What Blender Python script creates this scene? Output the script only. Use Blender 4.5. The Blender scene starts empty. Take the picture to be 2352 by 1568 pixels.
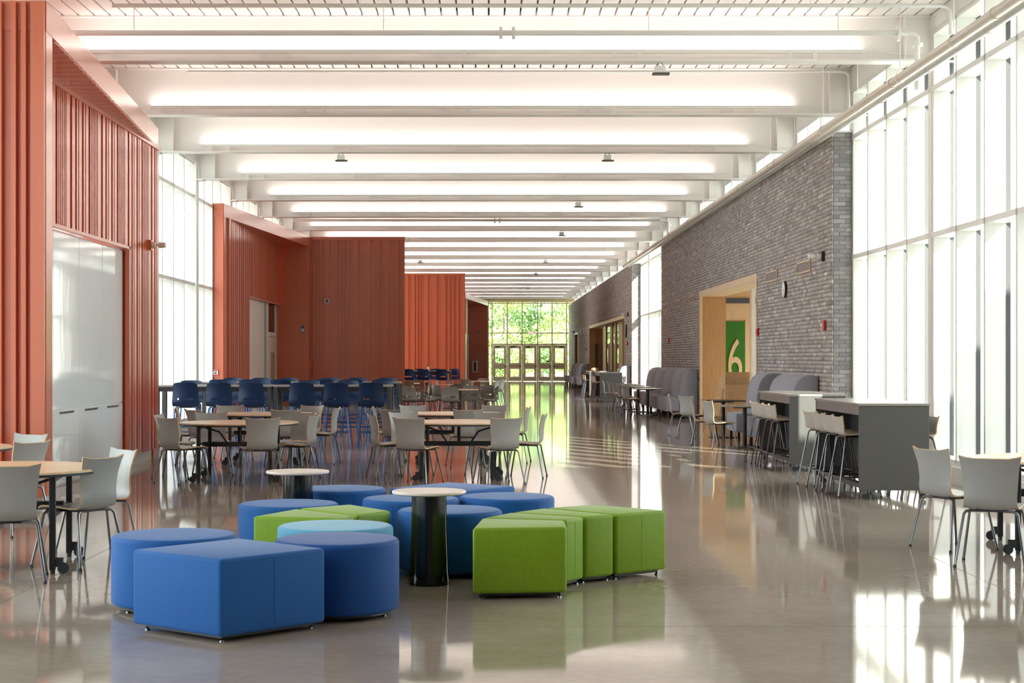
import bpy, bmesh, math, random
import numpy as np
from mathutils import Vector, Matrix
random.seed(7); rng = np.random.default_rng(7)
PI = math.pi
S = bpy.context.scene
COL = S.collection
EYE = 1.53

# ------------------------------------------------------------------ camera
cd = bpy.data.cameras.new('camera'); cam = bpy.data.objects.new('camera', cd); COL.objects.link(cam)
cam.location = (0, 0, EYE); cam.rotation_euler = (PI/2, 0, 0)
cd.sensor_width = 36.0; cd.sensor_fit = 'HORIZONTAL'; cd.lens = 36.0*3700/2352
cd.shift_x = (1176-1121)/2352; cd.shift_y = (823-784)/2352
cd.clip_start = 0.1; cd.clip_end = 1000
S.camera = cam

# ------------------------------------------------------------------ world, sun, exposure
W = bpy.data.worlds.new('sky'); S.world = W; W.use_nodes = True
wn = W.node_tree; wn.nodes.clear()
wo = wn.nodes.new('ShaderNodeOutputWorld'); wb = wn.nodes.new('ShaderNodeBackground')
wb.inputs[0].default_value = (0.93, 0.97, 1.0, 1); wb.inputs[1].default_value = 1.9
wn.links.new(wb.outputs[0], wo.inputs[0])
sl = bpy.data.lights.new('sun', 'SUN'); sun = bpy.data.objects.new('sun', sl); COL.objects.link(sun)
sl.energy = 6.5; sl.angle = 0.009; sl.color = (1.0, 0.93, 0.82)
sd = Vector((-0.49, 0.87, -0.49)).normalized()
sun.rotation_euler = sd.to_track_quat('-Z', 'Y').to_euler(); sun.location = (20, -20, 20)
S.view_settings.view_transform = 'Standard'; S.view_settings.look = 'None'
S.view_settings.gamma = 1.0; S.view_settings.use_curve_mapping = False
S.view_settings.exposure = 1.5
cy = S.cycles
cy.use_denoising = True
try: cy.denoiser = 'OPENIMAGEDENOISE'
except Exception: pass
cy.max_bounces = 10; cy.diffuse_bounces = 5; cy.glossy_bounces = 5; cy.transmission_bounces = 6
cy.transparent_max_bounces = 24; cy.sample_clamp_indirect = 8.0
cy.caustics_reflective = False; cy.caustics_refractive = False
LAMP = 6.8        # emission of the linear uplights on the beams

# ------------------------------------------------------------------ materials
def mat(name, col, rough=0.5, metal=0.0, spec=0.5, noise=0.0, nscale=20.0, bump=0.0, bscale=60.0, sheen=0.0,
        coat=0.0, stretch=None, col2=None, attr=None, rnd=0.0, coat_rough=0.05):
    m = bpy.data.materials.new(name); m.use_nodes = True
    nt = m.node_tree; b = nt.nodes['Principled BSDF']
    b.inputs['Base Color'].default_value = (*col, 1); b.inputs['Roughness'].default_value = rough
    b.inputs['Metallic'].default_value = metal; b.inputs['Specular IOR Level'].default_value = spec
    if sheen: b.inputs['Sheen Weight'].default_value = sheen; b.inputs['Sheen Roughness'].default_value = 0.4
    if coat: b.inputs['Coat Weight'].default_value = coat; b.inputs['Coat Roughness'].default_value = coat_rough
    tc = None
    def coords(sc):
        nonlocal tc
        if tc is None: tc = nt.nodes.new('ShaderNodeTexCoord')
        mp = nt.nodes.new('ShaderNodeMapping'); nt.links.new(tc.outputs['Object'], mp.inputs[0])
        if stretch: mp.inputs['Scale'].default_value = stretch
        return mp.outputs[0]
    src = None
    if noise or col2:
        n = nt.nodes.new('ShaderNodeTexNoise'); n.inputs['Scale'].default_value = nscale; n.inputs['Detail'].default_value = 5
        nt.links.new(coords(1), n.inputs['Vector'])
        r = nt.nodes.new('ShaderNodeMix'); r.data_type = 'RGBA'
        r.inputs['A'].default_value = (*[max(0, c*(1-noise)) for c in col], 1)
        c2 = col2 if col2 else [min(1, c*(1+noise)) for c in col]
        r.inputs['B'].default_value = (*c2, 1)
        mr = nt.nodes.new('ShaderNodeMapRange'); mr.inputs['From Min'].default_value = .3; mr.inputs['From Max'].default_value = .7
        nt.links.new(n.outputs['Fac'], mr.inputs['Value']); nt.links.new(mr.outputs[0], r.inputs['Factor'])
        src = r.outputs['Result']
    if attr or rnd:
        mul = nt.nodes.new('ShaderNodeMix'); mul.data_type = 'RGBA'; mul.blend_type = 'MULTIPLY'; mul.inputs['Factor'].default_value = 1
        if src: nt.links.new(src, mul.inputs['A'])
        else: mul.inputs['A'].default_value = (*col, 1)
        if attr:
            a = nt.nodes.new('ShaderNodeAttribute'); a.attribute_name = attr; nt.links.new(a.outputs['Color'], mul.inputs['B'])
        else:
            oi = nt.nodes.new('ShaderNodeObjectInfo'); mr = nt.nodes.new('ShaderNodeMapRange')
            mr.inputs['To Min'].default_value = 1-rnd; mr.inputs['To Max'].default_value = 1+rnd
            nt.links.new(oi.outputs['Random'], mr.inputs['Value']); nt.links.new(mr.outputs[0], mul.inputs['B'])
        src = mul.outputs['Result']
    if src: nt.links.new(src, b.inputs['Base Color'])
    if bump:
        n2 = nt.nodes.new('ShaderNodeTexNoise'); n2.inputs['Scale'].default_value = bscale; n2.inputs['Detail'].default_value = 3
        nt.links.new(coords(1), n2.inputs['Vector'])
        bp = nt.nodes.new('ShaderNodeBump'); bp.inputs['Strength'].default_value = bump; bp.inputs['Distance'].default_value = 0.01
        nt.links.new(n2.outputs['Fac'], bp.inputs['Height']); nt.links.new(bp.outputs[0], b.inputs['Normal'])
        if coat: nt.links.new(bp.outputs[0], b.inputs['Coat Normal'])
    return m
def emit(name, col, st):
    m = bpy.data.materials.new(name); m.use_nodes = True; nt = m.node_tree; nt.nodes.clear()
    o = nt.nodes.new('ShaderNodeOutputMaterial'); e = nt.nodes.new('ShaderNodeEmission')
    e.inputs[0].default_value = (*col, 1); e.inputs[1].default_value = st; nt.links.new(e.outputs[0], o.inputs[0]); return m
def glass(name, tint=(.93, .98, .97), refl=0.05):
    m = bpy.data.materials.new(name); m.use_nodes = True; nt = m.node_tree; nt.nodes.clear()
    o = nt.nodes.new('ShaderNodeOutputMaterial'); mx = nt.nodes.new('ShaderNodeMixShader')
    t = nt.nodes.new('ShaderNodeBsdfTransparent'); g = nt.nodes.new('ShaderNodeBsdfGlossy')
    t.inputs[0].default_value = (*tint, 1); g.inputs['Roughness'].default_value = 0.0
    f = nt.nodes.new('ShaderNodeFresnel'); f.inputs[0].default_value = 1.35
    ge = nt.nodes.new('ShaderNodeNewGeometry'); ma = nt.nodes.new('ShaderNodeMath'); ma.operation = 'SUBTRACT'; ma.use_clamp = True
    nt.links.new(f.outputs[0], ma.inputs[0]); nt.links.new(ge.outputs['Backfacing'], ma.inputs[1])    # reflect on the entry face only
    nt.links.new(ma.outputs[0], mx.inputs[0]); nt.links.new(t.outputs[0], mx.inputs[1]); nt.links.new(g.outputs[0], mx.inputs[2])
    nt.links.new(mx.outputs[0], o.inputs[0]); return m

M = {}
M['white'] = mat('white_paint', (.80, .79, .77), .45, noise=.015, nscale=3)
M['beam'] = mat('beam_paint', (.83, .79, .76), .35, noise=.015, nscale=2)
M['whitemetal'] = mat('white_metal', (.80, .79, .76), .3, noise=.02, nscale=3)
M['deck'] = mat('deck_paint', (.80, .75, .72), .5, noise=.02, nscale=3)
M['dark'] = mat('dark_gap', (.02, .02, .025), .6, noise=.1)
M['red'] = mat('red_metal', (.62, .125, .048), .34, spec=.6, coat=1.0, coat_rough=.22, noise=.04, nscale=1.5, bump=.01, bscale=40)
M['concrete'] = None
M['plinth'] = mat('plinth', (.70, .69, .66), .5, noise=.04, nscale=4)
M['board'] = mat('gloss_white_board', (.84, .87, .90), .05, spec=.6, noise=.01, nscale=2, bump=.05, bscale=2.2, stretch=(1, 2.2, .35))
M['brick'] = mat('brick_single', (.30, .285, .29), .62, noise=.25, nscale=60, rnd=.28, bump=.25, bscale=160, stretch=(4, 4, .3))
M['bricks'] = mat('brick_field', (.40, .362, .352), .5, noise=.12, nscale=40, attr='tone', bump=.2, bscale=160, stretch=(4, 4, .3))
M['mortar'] = mat('mortar', (.30, .26, .25), .8, noise=.15, nscale=30)
M['wood'] = mat('wood_panel', (.40, .20, .075), .38, noise=.12, nscale=6, stretch=(9, 9, .35), col2=(.47, .255, .105))
M['woodlight'] = mat('light_wood', (.62, .42, .24), .4, noise=.1, nscale=6, stretch=(9, 9, .4), col2=(.68, .49, .30))
M['ply'] = mat('plywood_edge', (.62, .40, .20), .5, noise=.2, nscale=30)
M['shell'] = mat('chair_laminate', (.345, .335, .325), .36, noise=.03, nscale=8, bump=.02, bscale=200)
M['shelltan'] = mat('stool_laminate', (.52, .49, .455), .36, noise=.03, nscale=8)
M['taupe'] = mat('taupe_plastic', (.25, .235, .205), .42, noise=.03, nscale=8)
M['bluep'] = mat('navy_plastic', (.003, .021, .075), .4, spec=.35, noise=.05, nscale=8)
M['steel'] = mat('chrome_leg', (.20, .205, .215), .3, metal=1.0, noise=.05, nscale=10)
M['bluesteel'] = mat('blue_leg', (.06, .12, .30), .25, metal=.6, noise=.05, nscale=10)
M['black'] = mat('black_metal', (.018, .02, .022), .38, noise=.1, nscale=10)
M['rubber'] = mat('rubber', (.03, .035, .04), .6, noise=.1, nscale=20)
M['gloss_black'] = mat('gloss_black', (.006, .007, .007), .12, spec=.6, noise=.1, nscale=5)
M['maple'] = mat('maple_top', (.74, .48, .29), .3, noise=.06, nscale=4, stretch=(1, 9, 1), col2=(.80, .56, .36))
M['paletop'] = mat('pale_top', (.80, .69, .62), .3, noise=.03, nscale=6)
M['blue'] = mat('blue_fabric', (.010, .100, .345), .68, spec=.28, sheen=.16, noise=.10, nscale=50, stretch=(.6, .6, 6), bump=.06, bscale=300)
M['bluedk'] = mat('blue_fabric_dark', (.009, .068, .275), .68, spec=.28, sheen=.16, noise=.16, nscale=50, stretch=(.6, .6, 6), bump=.06, bscale=300)
M['ltblue'] = mat('light_blue_fabric', (.11, .34, .52), .75, spec=.25, sheen=.3, noise=.08, nscale=50, stretch=(.6, .6, 6), bump=.06, bscale=300)
M['green'] = mat('green_vinyl', (.205, .35, .012), .55, spec=.35, sheen=.15, noise=.05, nscale=30, bump=.05, bscale=250)
M['fabgrey'] = mat('grey_fabric', (.29, .29, .345), .8, spec=.2, sheen=.3, noise=.08, nscale=60, bump=.05, bscale=300)
M['lamgrey'] = mat('grey_laminate', (.090, .086, .082), .42, noise=.06, nscale=90, bump=.03, bscale=300)
M['lamdark'] = mat('dark_laminate', (.06, .062, .068), .4, noise=.06, nscale=90)
M['bartop'] = mat('bar_top', (.30, .27, .25), .22, noise=.06, nscale=5, stretch=(8, 1, 1))
M['apron'] = mat('bar_apron', (.20, .165, .15), .4, noise=.1, nscale=8)
M['darktop'] = mat('dark_table_top', (.10, .08, .07), .28, noise=.15, nscale=6, stretch=(1, 8, 1))
M['greytop'] = mat('grey_table_top', (.36, .31, .28), .25, noise=.08, nscale=6)
M['tan'] = mat('tan_door', (.78, .60, .50), .45, noise=.03, nscale=6)
M['card'] = mat('cardboard', (.40, .23, .11), .8, noise=.1, nscale=12)
M['cardlight'] = mat('cardboard_pale', (.60, .40, .23), .8, noise=.1, nscale=12)
M['redplastic'] = mat('red_plastic', (.55, .02, .02), .35, noise=.05)
M['whiteplastic'] = mat('white_plastic', (.82, .82, .80), .35, noise=.02)
M['greenfelt'] = mat('green_felt', (.035, .16, .018), .9, noise=.12, nscale=120)
M['pipe'] = mat('pipe_paint', (.62, .55, .48), .35, noise=.03, nscale=4)
M['pipegrey'] = mat('pipe_paint_grey', (.60, .61, .60), .35, noise=.03, nscale=4)
M['backwall'] = mat('back_wall_panel', (.33, .27, .22), .6, noise=.05)
M['gasket'] = mat('gasket', (.02, .024, .028), .9, spec=.0, noise=.1)
M['glass'] = glass('window_glass')
M['glassgreen'] = glass('end_glass', (.90, .97, .95))
M['grass'] = mat('lawn', (.50, .55, .25), .9, noise=.3, nscale=3, bump=.3, bscale=30)
M['paving'] = mat('paving', (.62, .60, .56), .8, noise=.08, nscale=2)
M['leafA'] = mat('leaf_a', (.46, .53, .21), .6, noise=.35, nscale=2.5)
M['leafB'] = mat('leaf_b', (.27, .41, .16), .6, noise=.35, nscale=2.5)
M['bark'] = mat('bark', (.22, .18, .14), .9, noise=.3, nscale=12)
M['lampon'] = emit('lamp_strip', (1.0, .915, .86), LAMP)

def mk_brick_ext():
    m = bpy.data.materials.new('exterior_brick'); m.use_nodes = True; nt = m.node_tree; b = nt.nodes['Principled BSDF']
    tc = nt.nodes.new('ShaderNodeTexCoord'); mp = nt.nodes.new('ShaderNodeMapping'); mp.inputs['Rotation'].default_value = (PI/2, 0, 0)
    br = nt.nodes.new('ShaderNodeTexBrick'); br.inputs['Scale'].default_value = 1.0
    br.inputs['Brick Width'].default_value = .203; br.inputs['Row Height'].default_value = .0677; br.inputs['Mortar Size'].default_value = .006
    br.inputs['Color1'].default_value = (.60, .52, .45, 1); br.inputs['Color2'].default_value = (.52, .45, .40, 1); br.inputs['Mortar'].default_value = (.7, .66, .62, 1)
    nt.links.new(tc.outputs['Object'], mp.inputs[0]); nt.links.new(mp.outputs[0], br.inputs['Vector']); nt.links.new(br.outputs['Color'], b.inputs['Base Color'])
    b.inputs['Roughness'].default_value = .8; return m
M['brickext'] = mk_brick_ext()

def mk_floor():
    m = bpy.data.materials.new('polished_concrete'); m.use_nodes = True; nt = m.node_tree; b = nt.nodes['Principled BSDF']
    tc = nt.nodes.new('ShaderNodeNewGeometry')
    n1 = nt.nodes.new('ShaderNodeTexNoise'); n1.inputs['Scale'].default_value = .7; n1.inputs['Detail'].default_value = 8; n1.inputs['Roughness'].default_value = .65
    n2 = nt.nodes.new('ShaderNodeTexNoise'); n2.inputs['Scale'].default_value = 14; n2.inputs['Detail'].default_value = 6
    nt.links.new(tc.outputs['Position'], n1.inputs['Vector']); nt.links.new(tc.outputs['Position'], n2.inputs['Vector'])
    r = nt.nodes.new('ShaderNodeMix'); r.data_type = 'RGBA'; r.inputs['A'].default_value = (.36, .28, .225, 1); r.inputs['B'].default_value = (.53, .425, .35, 1)
    mr = nt.nodes.new('ShaderNodeMapRange'); mr.inputs['From Min'].default_value = .3; mr.inputs['From Max'].default_value = .7
    nt.links.new(n1.outputs['Fac'], mr.inputs['Value']); nt.links.new(mr.outputs[0], r.inputs['Factor'])
    r2 = nt.nodes.new('ShaderNodeMix'); r2.data_type = 'RGBA'; r2.blend_type = 'MULTIPLY'; r2.inputs['Factor'].default_value = .25
    nt.links.new(r.outputs['Result'], r2.inputs['A']); nt.links.new(n2.outputs['Fac'], r2.inputs['B'])
    nt.links.new(r2.outputs['Result'], b.inputs['Base Color'])
    b.inputs['Roughness'].default_value = .06; b.inputs['Specular IOR Level'].default_value = .62
    n3 = nt.nodes.new('ShaderNodeTexNoise'); n3.inputs['Scale'].default_value = .9; n3.inputs['Detail'].default_value = 1.5
    nt.links.new(tc.outputs['Position'], n3.inputs['Vector'])
    bp = nt.nodes.new('ShaderNodeBump'); bp.inputs['Strength'].default_value = .03; bp.inputs['Distance'].default_value = .012
    nt.links.new(n3.outputs['Fac'], bp.inputs['Height']); nt.links.new(bp.outputs[0], b.inputs['Normal'])
    return m
M['concrete'] = mk_floor()
M['joint'] = mat('joint_filler', (.50, .47, .43), .5, noise=.05)

# ------------------------------------------------------------------ mesh helpers
class MB:
    def __init__(s): s.v = []; s.f = []; s.mi = []; s.cur = 0
    def add(s, vs, fs):
        o = len(s.v); s.v += [tuple(p) for p in vs]; s.f += [tuple(i+o for i in f) for f in fs]; s.mi += [s.cur]*len(fs); return s
    def box(s, x0, y0, z0, x1, y1, z1):
        return s.add([(x0,y0,z0),(x1,y0,z0),(x1,y1,z0),(x0,y1,z0),(x0,y0,z1),(x1,y0,z1),(x1,y1,z1),(x0,y1,z1)],
                     [(3,2,1,0),(4,5,6,7),(0,1,5,4),(1,2,6,5),(2,3,7,6),(3,0,4,7)])
    def prism(s, poly, z0, z1):
        a = sum(poly[i][0]*poly[(i+1)%len(poly)][1]-poly[(i+1)%len(poly)][0]*poly[i][1] for i in range(len(poly)))
        if a < 0: poly = poly[::-1]
        n = len(poly)
        return s.add([(x,y,z0) for x,y in poly]+[(x,y,z1) for x,y in poly],
                     [tuple(range(n-1,-1,-1)), tuple(range(n,2*n))]+[(i,(i+1)%n,n+(i+1)%n,n+i) for i in range(n)])
    def extr_y(s, prof, y0, y1):      # profile in XZ swept along Y
        a = sum(prof[i][0]*prof[(i+1)%len(prof)][1]-prof[(i+1)%len(prof)][0]*prof[i][1] for i in range(len(prof)))
        if a < 0: prof = prof[::-1]
        n = len(prof)
        return s.add([(x,y0,z) for x,z in prof]+[(x,y1,z) for x,z in prof],
                     [tuple(range(n)), tuple(range(2*n-1,n-1,-1))]+[(i,n+i,n+(i+1)%n,(i+1)%n) for i in range(n)])
    def extr_x(s, prof, x0, x1):      # profile in YZ swept along X
        a = sum(prof[i][0]*prof[(i+1)%len(prof)][1]-prof[(i+1)%len(prof)][0]*prof[i][1] for i in range(len(prof)))
        if a < 0: prof = prof[::-1]
        n = len(prof)
        return s.add([(x0,y,z) for y,z in prof]+[(x1,y,z) for y,z in prof],
                     [tuple(range(n-1,-1,-1)), tuple(range(n,2*n))]+[(i,(i+1)%n,n+(i+1)%n,n+i) for i in range(n)])
    def cyl(s, p0, p1, r0, r1=None, n=12):
        r1 = r0 if r1 is None else r1
        p0 = Vector(p0); p1 = Vector(p1); d = (p1-p0).normalized()
        a = d.orthogonal().normalized(); b = d.cross(a)
        vs = [p0+a*(r0*math.cos(2*PI*i/n))+b*(r0*math.sin(2*PI*i/n)) for i in range(n)]+[p1+a*(r1*math.cos(2*PI*i/n))+b*(r1*math.sin(2*PI*i/n)) for i in range(n)]
        return s.add(vs, [tuple(range(n-1,-1,-1)), tuple(range(n,2*n))]+[(i,(i+1)%n,n+(i+1)%n,n+i) for i in range(n)])
    def tube(s, pts, r, n=8, closed=False):
        pts = [Vector(p) for p in pts]; k = len(pts); rings = []
        prev = None
        for i, p in enumerate(pts):
            if closed: t = (pts[(i+1)%k]-pts[i-1]).normalized()
            elif i == 0: t = (pts[1]-p).normalized()
            elif i == k-1: t = (p-pts[-2]).normalized()
            else: t = ((pts[i+1]-p).normalized()+(p-pts[i-1]).normalized()).normalized()
            if prev is None: a = t.orthogonal().normalized()
            else:
                a = prev-t*prev.dot(t); a.normalize()
            prev = a; b = t.cross(a)
            rings.append([p+a*(r*math.cos(2*PI*j/n))+b*(r*math.sin(2*PI*j/n)) for j in range(n)])
        vs = [q for R in rings for q in R]; fs = []
        for i in range(k if closed else k-1):
            i2 = (i+1) % k
            for j in range(n): fs.append((i*n+j, i*n+(j+1)%n, i2*n+(j+1)%n, i2*n+j))
        if not closed: fs += [tuple(range(n-1,-1,-1)), tuple(range((k-1)*n, k*n))]
        return s.add(vs, fs)
    def lathe(s, prof, n=32, c=(0,0)):
        k = len(prof); vs = []; fs = []
        for r, z in prof:
            for j in range(n): vs.append((c[0]+r*math.cos(2*PI*j/n), c[1]+r*math.sin(2*PI*j/n), z))
        for i in range(k-1):
            for j in range(n): fs.append((i*n+j, i*n+(j+1)%n, (i+1)*n+(j+1)%n, (i+1)*n+j))
        fs += [tuple(range(n-1,-1,-1)), tuple(range((k-1)*n, k*n))]
        return s.add(vs, fs)
    def build(s, name, m, parent=None, smooth=False, bevel=0, seg=2, loc=None, angle=35):
        me = bpy.data.meshes.new(name); me.from_pydata(s.v, [], s.f)
        ms = m if isinstance(m, (list, tuple)) else [m]
        for x in ms: me.materials.append(x)
        if len(ms) > 1: me.polygons.foreach_set('material_index', s.mi)
        if bevel:
            bm = bmesh.new(); bm.from_mesh(me)
            ed = [e for e in bm.edges if len(e.link_faces) == 2 and e.calc_face_angle(0) > .5]
            bmesh.ops.bevel(bm, geom=ed, offset=bevel, segments=seg, profile=.5, affect='EDGES', clamp_overlap=True)
            bm.to_mesh(me); bm.free()
        if smooth:
            me.polygons.foreach_set('use_smooth', [True]*len(me.polygons))
            try: me.set_sharp_from_angle(angle=math.radians(angle))
            except Exception: pass
        me.update()
        o = bpy.data.objects.new(name, me); COL.objects.link(o)
        if parent: o.parent = parent
        if loc: o.location = loc
        return o
def tag(o, label=None, cat=None, group=None, kind=None):
    if label: o['label'] = label
    if cat: o['category'] = cat
    if group: o['group'] = group
    if kind: o['kind'] = kind
    return o
def empty(name, loc=(0,0,0), rz=0, label=None, cat=None, group=None, kind=None, parent=None):
    o = bpy.data.objects.new(name, None); COL.objects.link(o); o.location = loc; o.rotation_euler = (0,0,rz)
    o.empty_display_size = .1
    if parent: o.parent = parent
    return tag(o, label, cat, group, kind)
KIDS = {}
def dup(root, loc, rz, label, group=None):
    def cp(o, par):
        c = o.copy(); COL.objects.link(c)
        if par: c.parent = par
        for ch in o.children: cp(ch, c)
        return c
    r = cp(root, None); r.location = loc; r.rotation_euler = (0,0,rz); r['label'] = label
    if group: r['group'] = group
    return r
_used = {}
def place(proto, x, y, deg, label, group=None, z=0):
    if proto.name not in _used:
        _used[proto.name] = 1; proto.location = (x,y,z); proto.rotation_euler = (0,0,math.radians(deg)); proto['label'] = label
        if group: proto['group'] = group
        return proto
    return dup(proto, (x,y,z), math.radians(deg), label, group)
_unit = {}
def unit(m):
    if m.name not in _unit:
        b = MB(); b.box(-.5,-.5,-.5,.5,.5,.5); me = bpy.data.meshes.new('unit_'+m.name); me.from_pydata(b.v, [], b.f); me.materials.append(m); me.update(); _unit[m.name] = me
    return _unit[m.name]
def slab(name, m, parent, x0, y0, z0, x1, y1, z1):        # a cheap box part sharing one mesh
    o = bpy.data.objects.new(name, unit(m)); COL.objects.link(o)
    o.location = ((x0+x1)/2, (y0+y1)/2, (z0+z1)/2); o.scale = (abs(x1-x0), abs(y1-y0), abs(z1-z0)); o.parent = parent
    return o
def text_mesh(name, body, m, w, h, depth, parent, font_scale_only=False):
    cu = bpy.data.curves.new(name, 'FONT'); cu.body = body; cu.size = 1.0; cu.extrude = 0.02; cu.align_x = 'CENTER'; cu.align_y = 'CENTER'
    tmp = bpy.data.objects.new(name+'_tmp', cu); COL.objects.link(tmp)
    dg = bpy.context.evaluated_depsgraph_get(); dg.update()
    me = bpy.data.meshes.new_from_object(tmp.evaluated_get(dg)); bpy.data.objects.remove(tmp)
    co = np.array([v.co[:] for v in me.vertices]); lo = co.min(0); hi = co.max(0)
    co = (co-(lo+hi)/2)/(hi-lo)*np.array([w, h, depth])
    # stand the text up in XZ, facing -Y
    co = np.stack([co[:,0], -co[:,2], co[:,1]], 1)
    me.vertices.foreach_set('co', co.astype(np.float32).ravel()); me.update()
    me.materials.clear(); me.materials.append(m)
    o = bpy.data.objects.new(name, me); COL.objects.link(o); o.parent = parent
    return o
ORD = ['first','second','third','fourth','fifth','sixth','seventh','eighth','ninth','tenth','eleventh','twelfth','thirteenth',
       'fourteenth','fifteenth','sixteenth','seventeenth','eighteenth','nineteenth','twentieth']

SP = 4.572
def BY(n): return SP*(4.56+n)         # depth of beam n
YEND = BY(19)
# ================================================================== STRUCTURE
# ---- floor : slabs with filled saw cuts
fl = empty('floor', kind='structure')
MB().box(-9, -8, -.10, 6.6, YEND+.3, -.004).build('joint_bed', M['joint'], fl)
xc = [-9, -3.05, 3.42, 6.6]; yc = [-8] + [13.77+SP*k for k in range(-4, 21)] + [YEND+.3]
for i in range(3):
    for j in range(len(yc)-1):
        slab('slab', M['concrete'], fl, xc[i]+.004, yc[j]+.004, -.03, xc[i+1]-.004, yc[j+1]-.004, 0)
g = empty('ground', kind='structure')
MB().box(6.6, -60, -.3, 160, 260, -.12).build('courtyard_lawn', M['paving'], g)
MB().box(-160, -60, -.3, -9, 260, -.12).build('side_lawn', M['paving'], g)
MB().box(-9, YEND+.3, -.3, 6.6, 260, -.12).build('lawn', M['grass'], g)

# ---- ceiling deck: strips with dark flutes between
ce = empty('ceiling', kind='structure')
PIT = .2032
MB().box(-6.9, -8, 6.02, 6.5, BY(0), 6.2).build('deck_back', M['dark'], ce)
MB().box(-6.9, BY(0), 6.16, 6.5, YEND+.3, 6.3).build('deck_back', M['dark'], ce)
k = 0; x = -6.9
while x < 6.45:
    slab('deck_strip', M['deck'], ce, x+.012, -8, 5.95, x+PIT-.012, BY(0), 6.03)
    slab('deck_strip', M['deck'], ce, x+.012, BY(0)+.01, 6.10, x+PIT-.012, YEND+.3, 6.18)
    x += PIT
# ---- roof edge fascias over the windows
tr = empty('trim_1', kind='structure')
MB().box(5.72, -8, 5.72, 6.5, YEND+.3, 6.3).build('head_band', M['white'], tr)
tr = empty('trim_2', kind='structure')
MB().box(-6.9, -8, 5.72, -6.25, YEND+.3, 6.3).build('head_band', M['white'], tr)
# back wall behind the camera
bk = empty('wall_back', kind='structure')
slab('wall_panel', M['backwall'], bk, -6.9, -8.3, -.1, 6.5, -8, 6.3)
for sx, nb in ((-6.5, -5), (5.72, -3)): slab('side_panel', M['backwall'], bk, sx, -8, -.1, sx+.2, BY(nb), 5.8)

# ---- windows
_win = [0]
def window_bay(side, y0, y1, z0=.25, z1=5.72, trans=(3.12, 5.0), lights=4, curb=True):
    _win[0] += 1
    w = empty('window_%d' % _win[0], kind='structure')
    xi = 5.72 if side > 0 else -6.30; xg = xi+.24*side
    st = (y1-y0)/lights
    for i in range(lights+1):
        y = y0+i*st
        slab('mullion', M['whitemetal'], w, min(xi, xg), y-.03, z0, max(xi, xg), y+.03, z1)
        slab('gasket', M['gasket'], w, min(xg, xg+.05*side), y-.04, z0, max(xg, xg+.05*side), y+.04, z1)
    for z in list(trans)+[z0, z1]:
        slab('transom', M['whitemetal'], w, min(xi, xg), y0, z-.035, max(xi, xg), y1, z+.035)
    zs = [z0]+list(trans)+[z1]
    for i in range(lights):
        for a, b in zip(zs[:-1], zs[1:]):
            slab('pane', M['glass'], w, xg-.006, y0+i*st+.03, a+.035, xg+.006, y0+(i+1)*st-.03, b-.035)
    if curb: slab('sill', M['white'], w, min(xi-.06*side, xg+.1*side), y0, -.1, max(xi-.06*side, xg+.1*side), y1, z0-.036)
    return w
for n in range(-3, 1):
    window_bay(1, BY(n)+.03, BY(n+1)-.03)
for n in range(6, 9):
    y0 = max(BY(n), 50.3); y1 = min(BY(n+1), 60.4)
    window_bay(1, y0+.03, y1-.03, lights=4 if n == 7 else 2)
for n in [1,2,3,4,5,6,7,8,9,10,11,12,13,14,15,16,17,18]:      # clerestory above the brick
    y0, y1 = BY(n), BY(n+1)
    if n in (7, 8): continue
    if n == 6: y1 = 50.3
    if n == 9: y0 = max(y0, 60.5)
    if y1-y0 < .5: continue
    window_bay(1, y0+.03, y1-.03, 5.10, 5.72, (), lights=4 if y1-y0 > 3 else 2, curb=False)
for n in list(range(-5, -1))+list(range(0, 12)):
    window_bay(-1, BY(n)+.03, BY(n+1)-.03)
window_bay(-1, BY(-1)-.0, 16.0, lights=1)
# ---- columns
def column(sx, n, label):
    if sx > 0 and (2 <= n <= 5 or 10 <= n <= 18):
        c = empty('steel_column', (sx, BY(n), 5.12), label=label, cat='column', group='white steel columns along the glazing')
        MB().box(-.10, -.13, 0, .10, .13, .61).build('post', M['whitemetal'], c, bevel=.008)
        MB().box(-.24, -.16, .22, .24, .16, .24).build('cap_plate', M['whitemetal'], c)
        return c
    c = empty('steel_column', (sx, BY(n), 0), label=label, cat='column', group='white steel columns along the glazing')
    MB().box(-.10, -.13, 0, .10, .13, 5.73).build('post', M['whitemetal'], c, bevel=.008)
    MB().box(-.17, -.2, -.0, .17, .2, .02).build('base_plate', M['whitemetal'], c)
    MB().box(-.24, -.16, 5.34, .24, .16, 5.36).build('cap_plate', M['whitemetal'], c)
    return c
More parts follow.
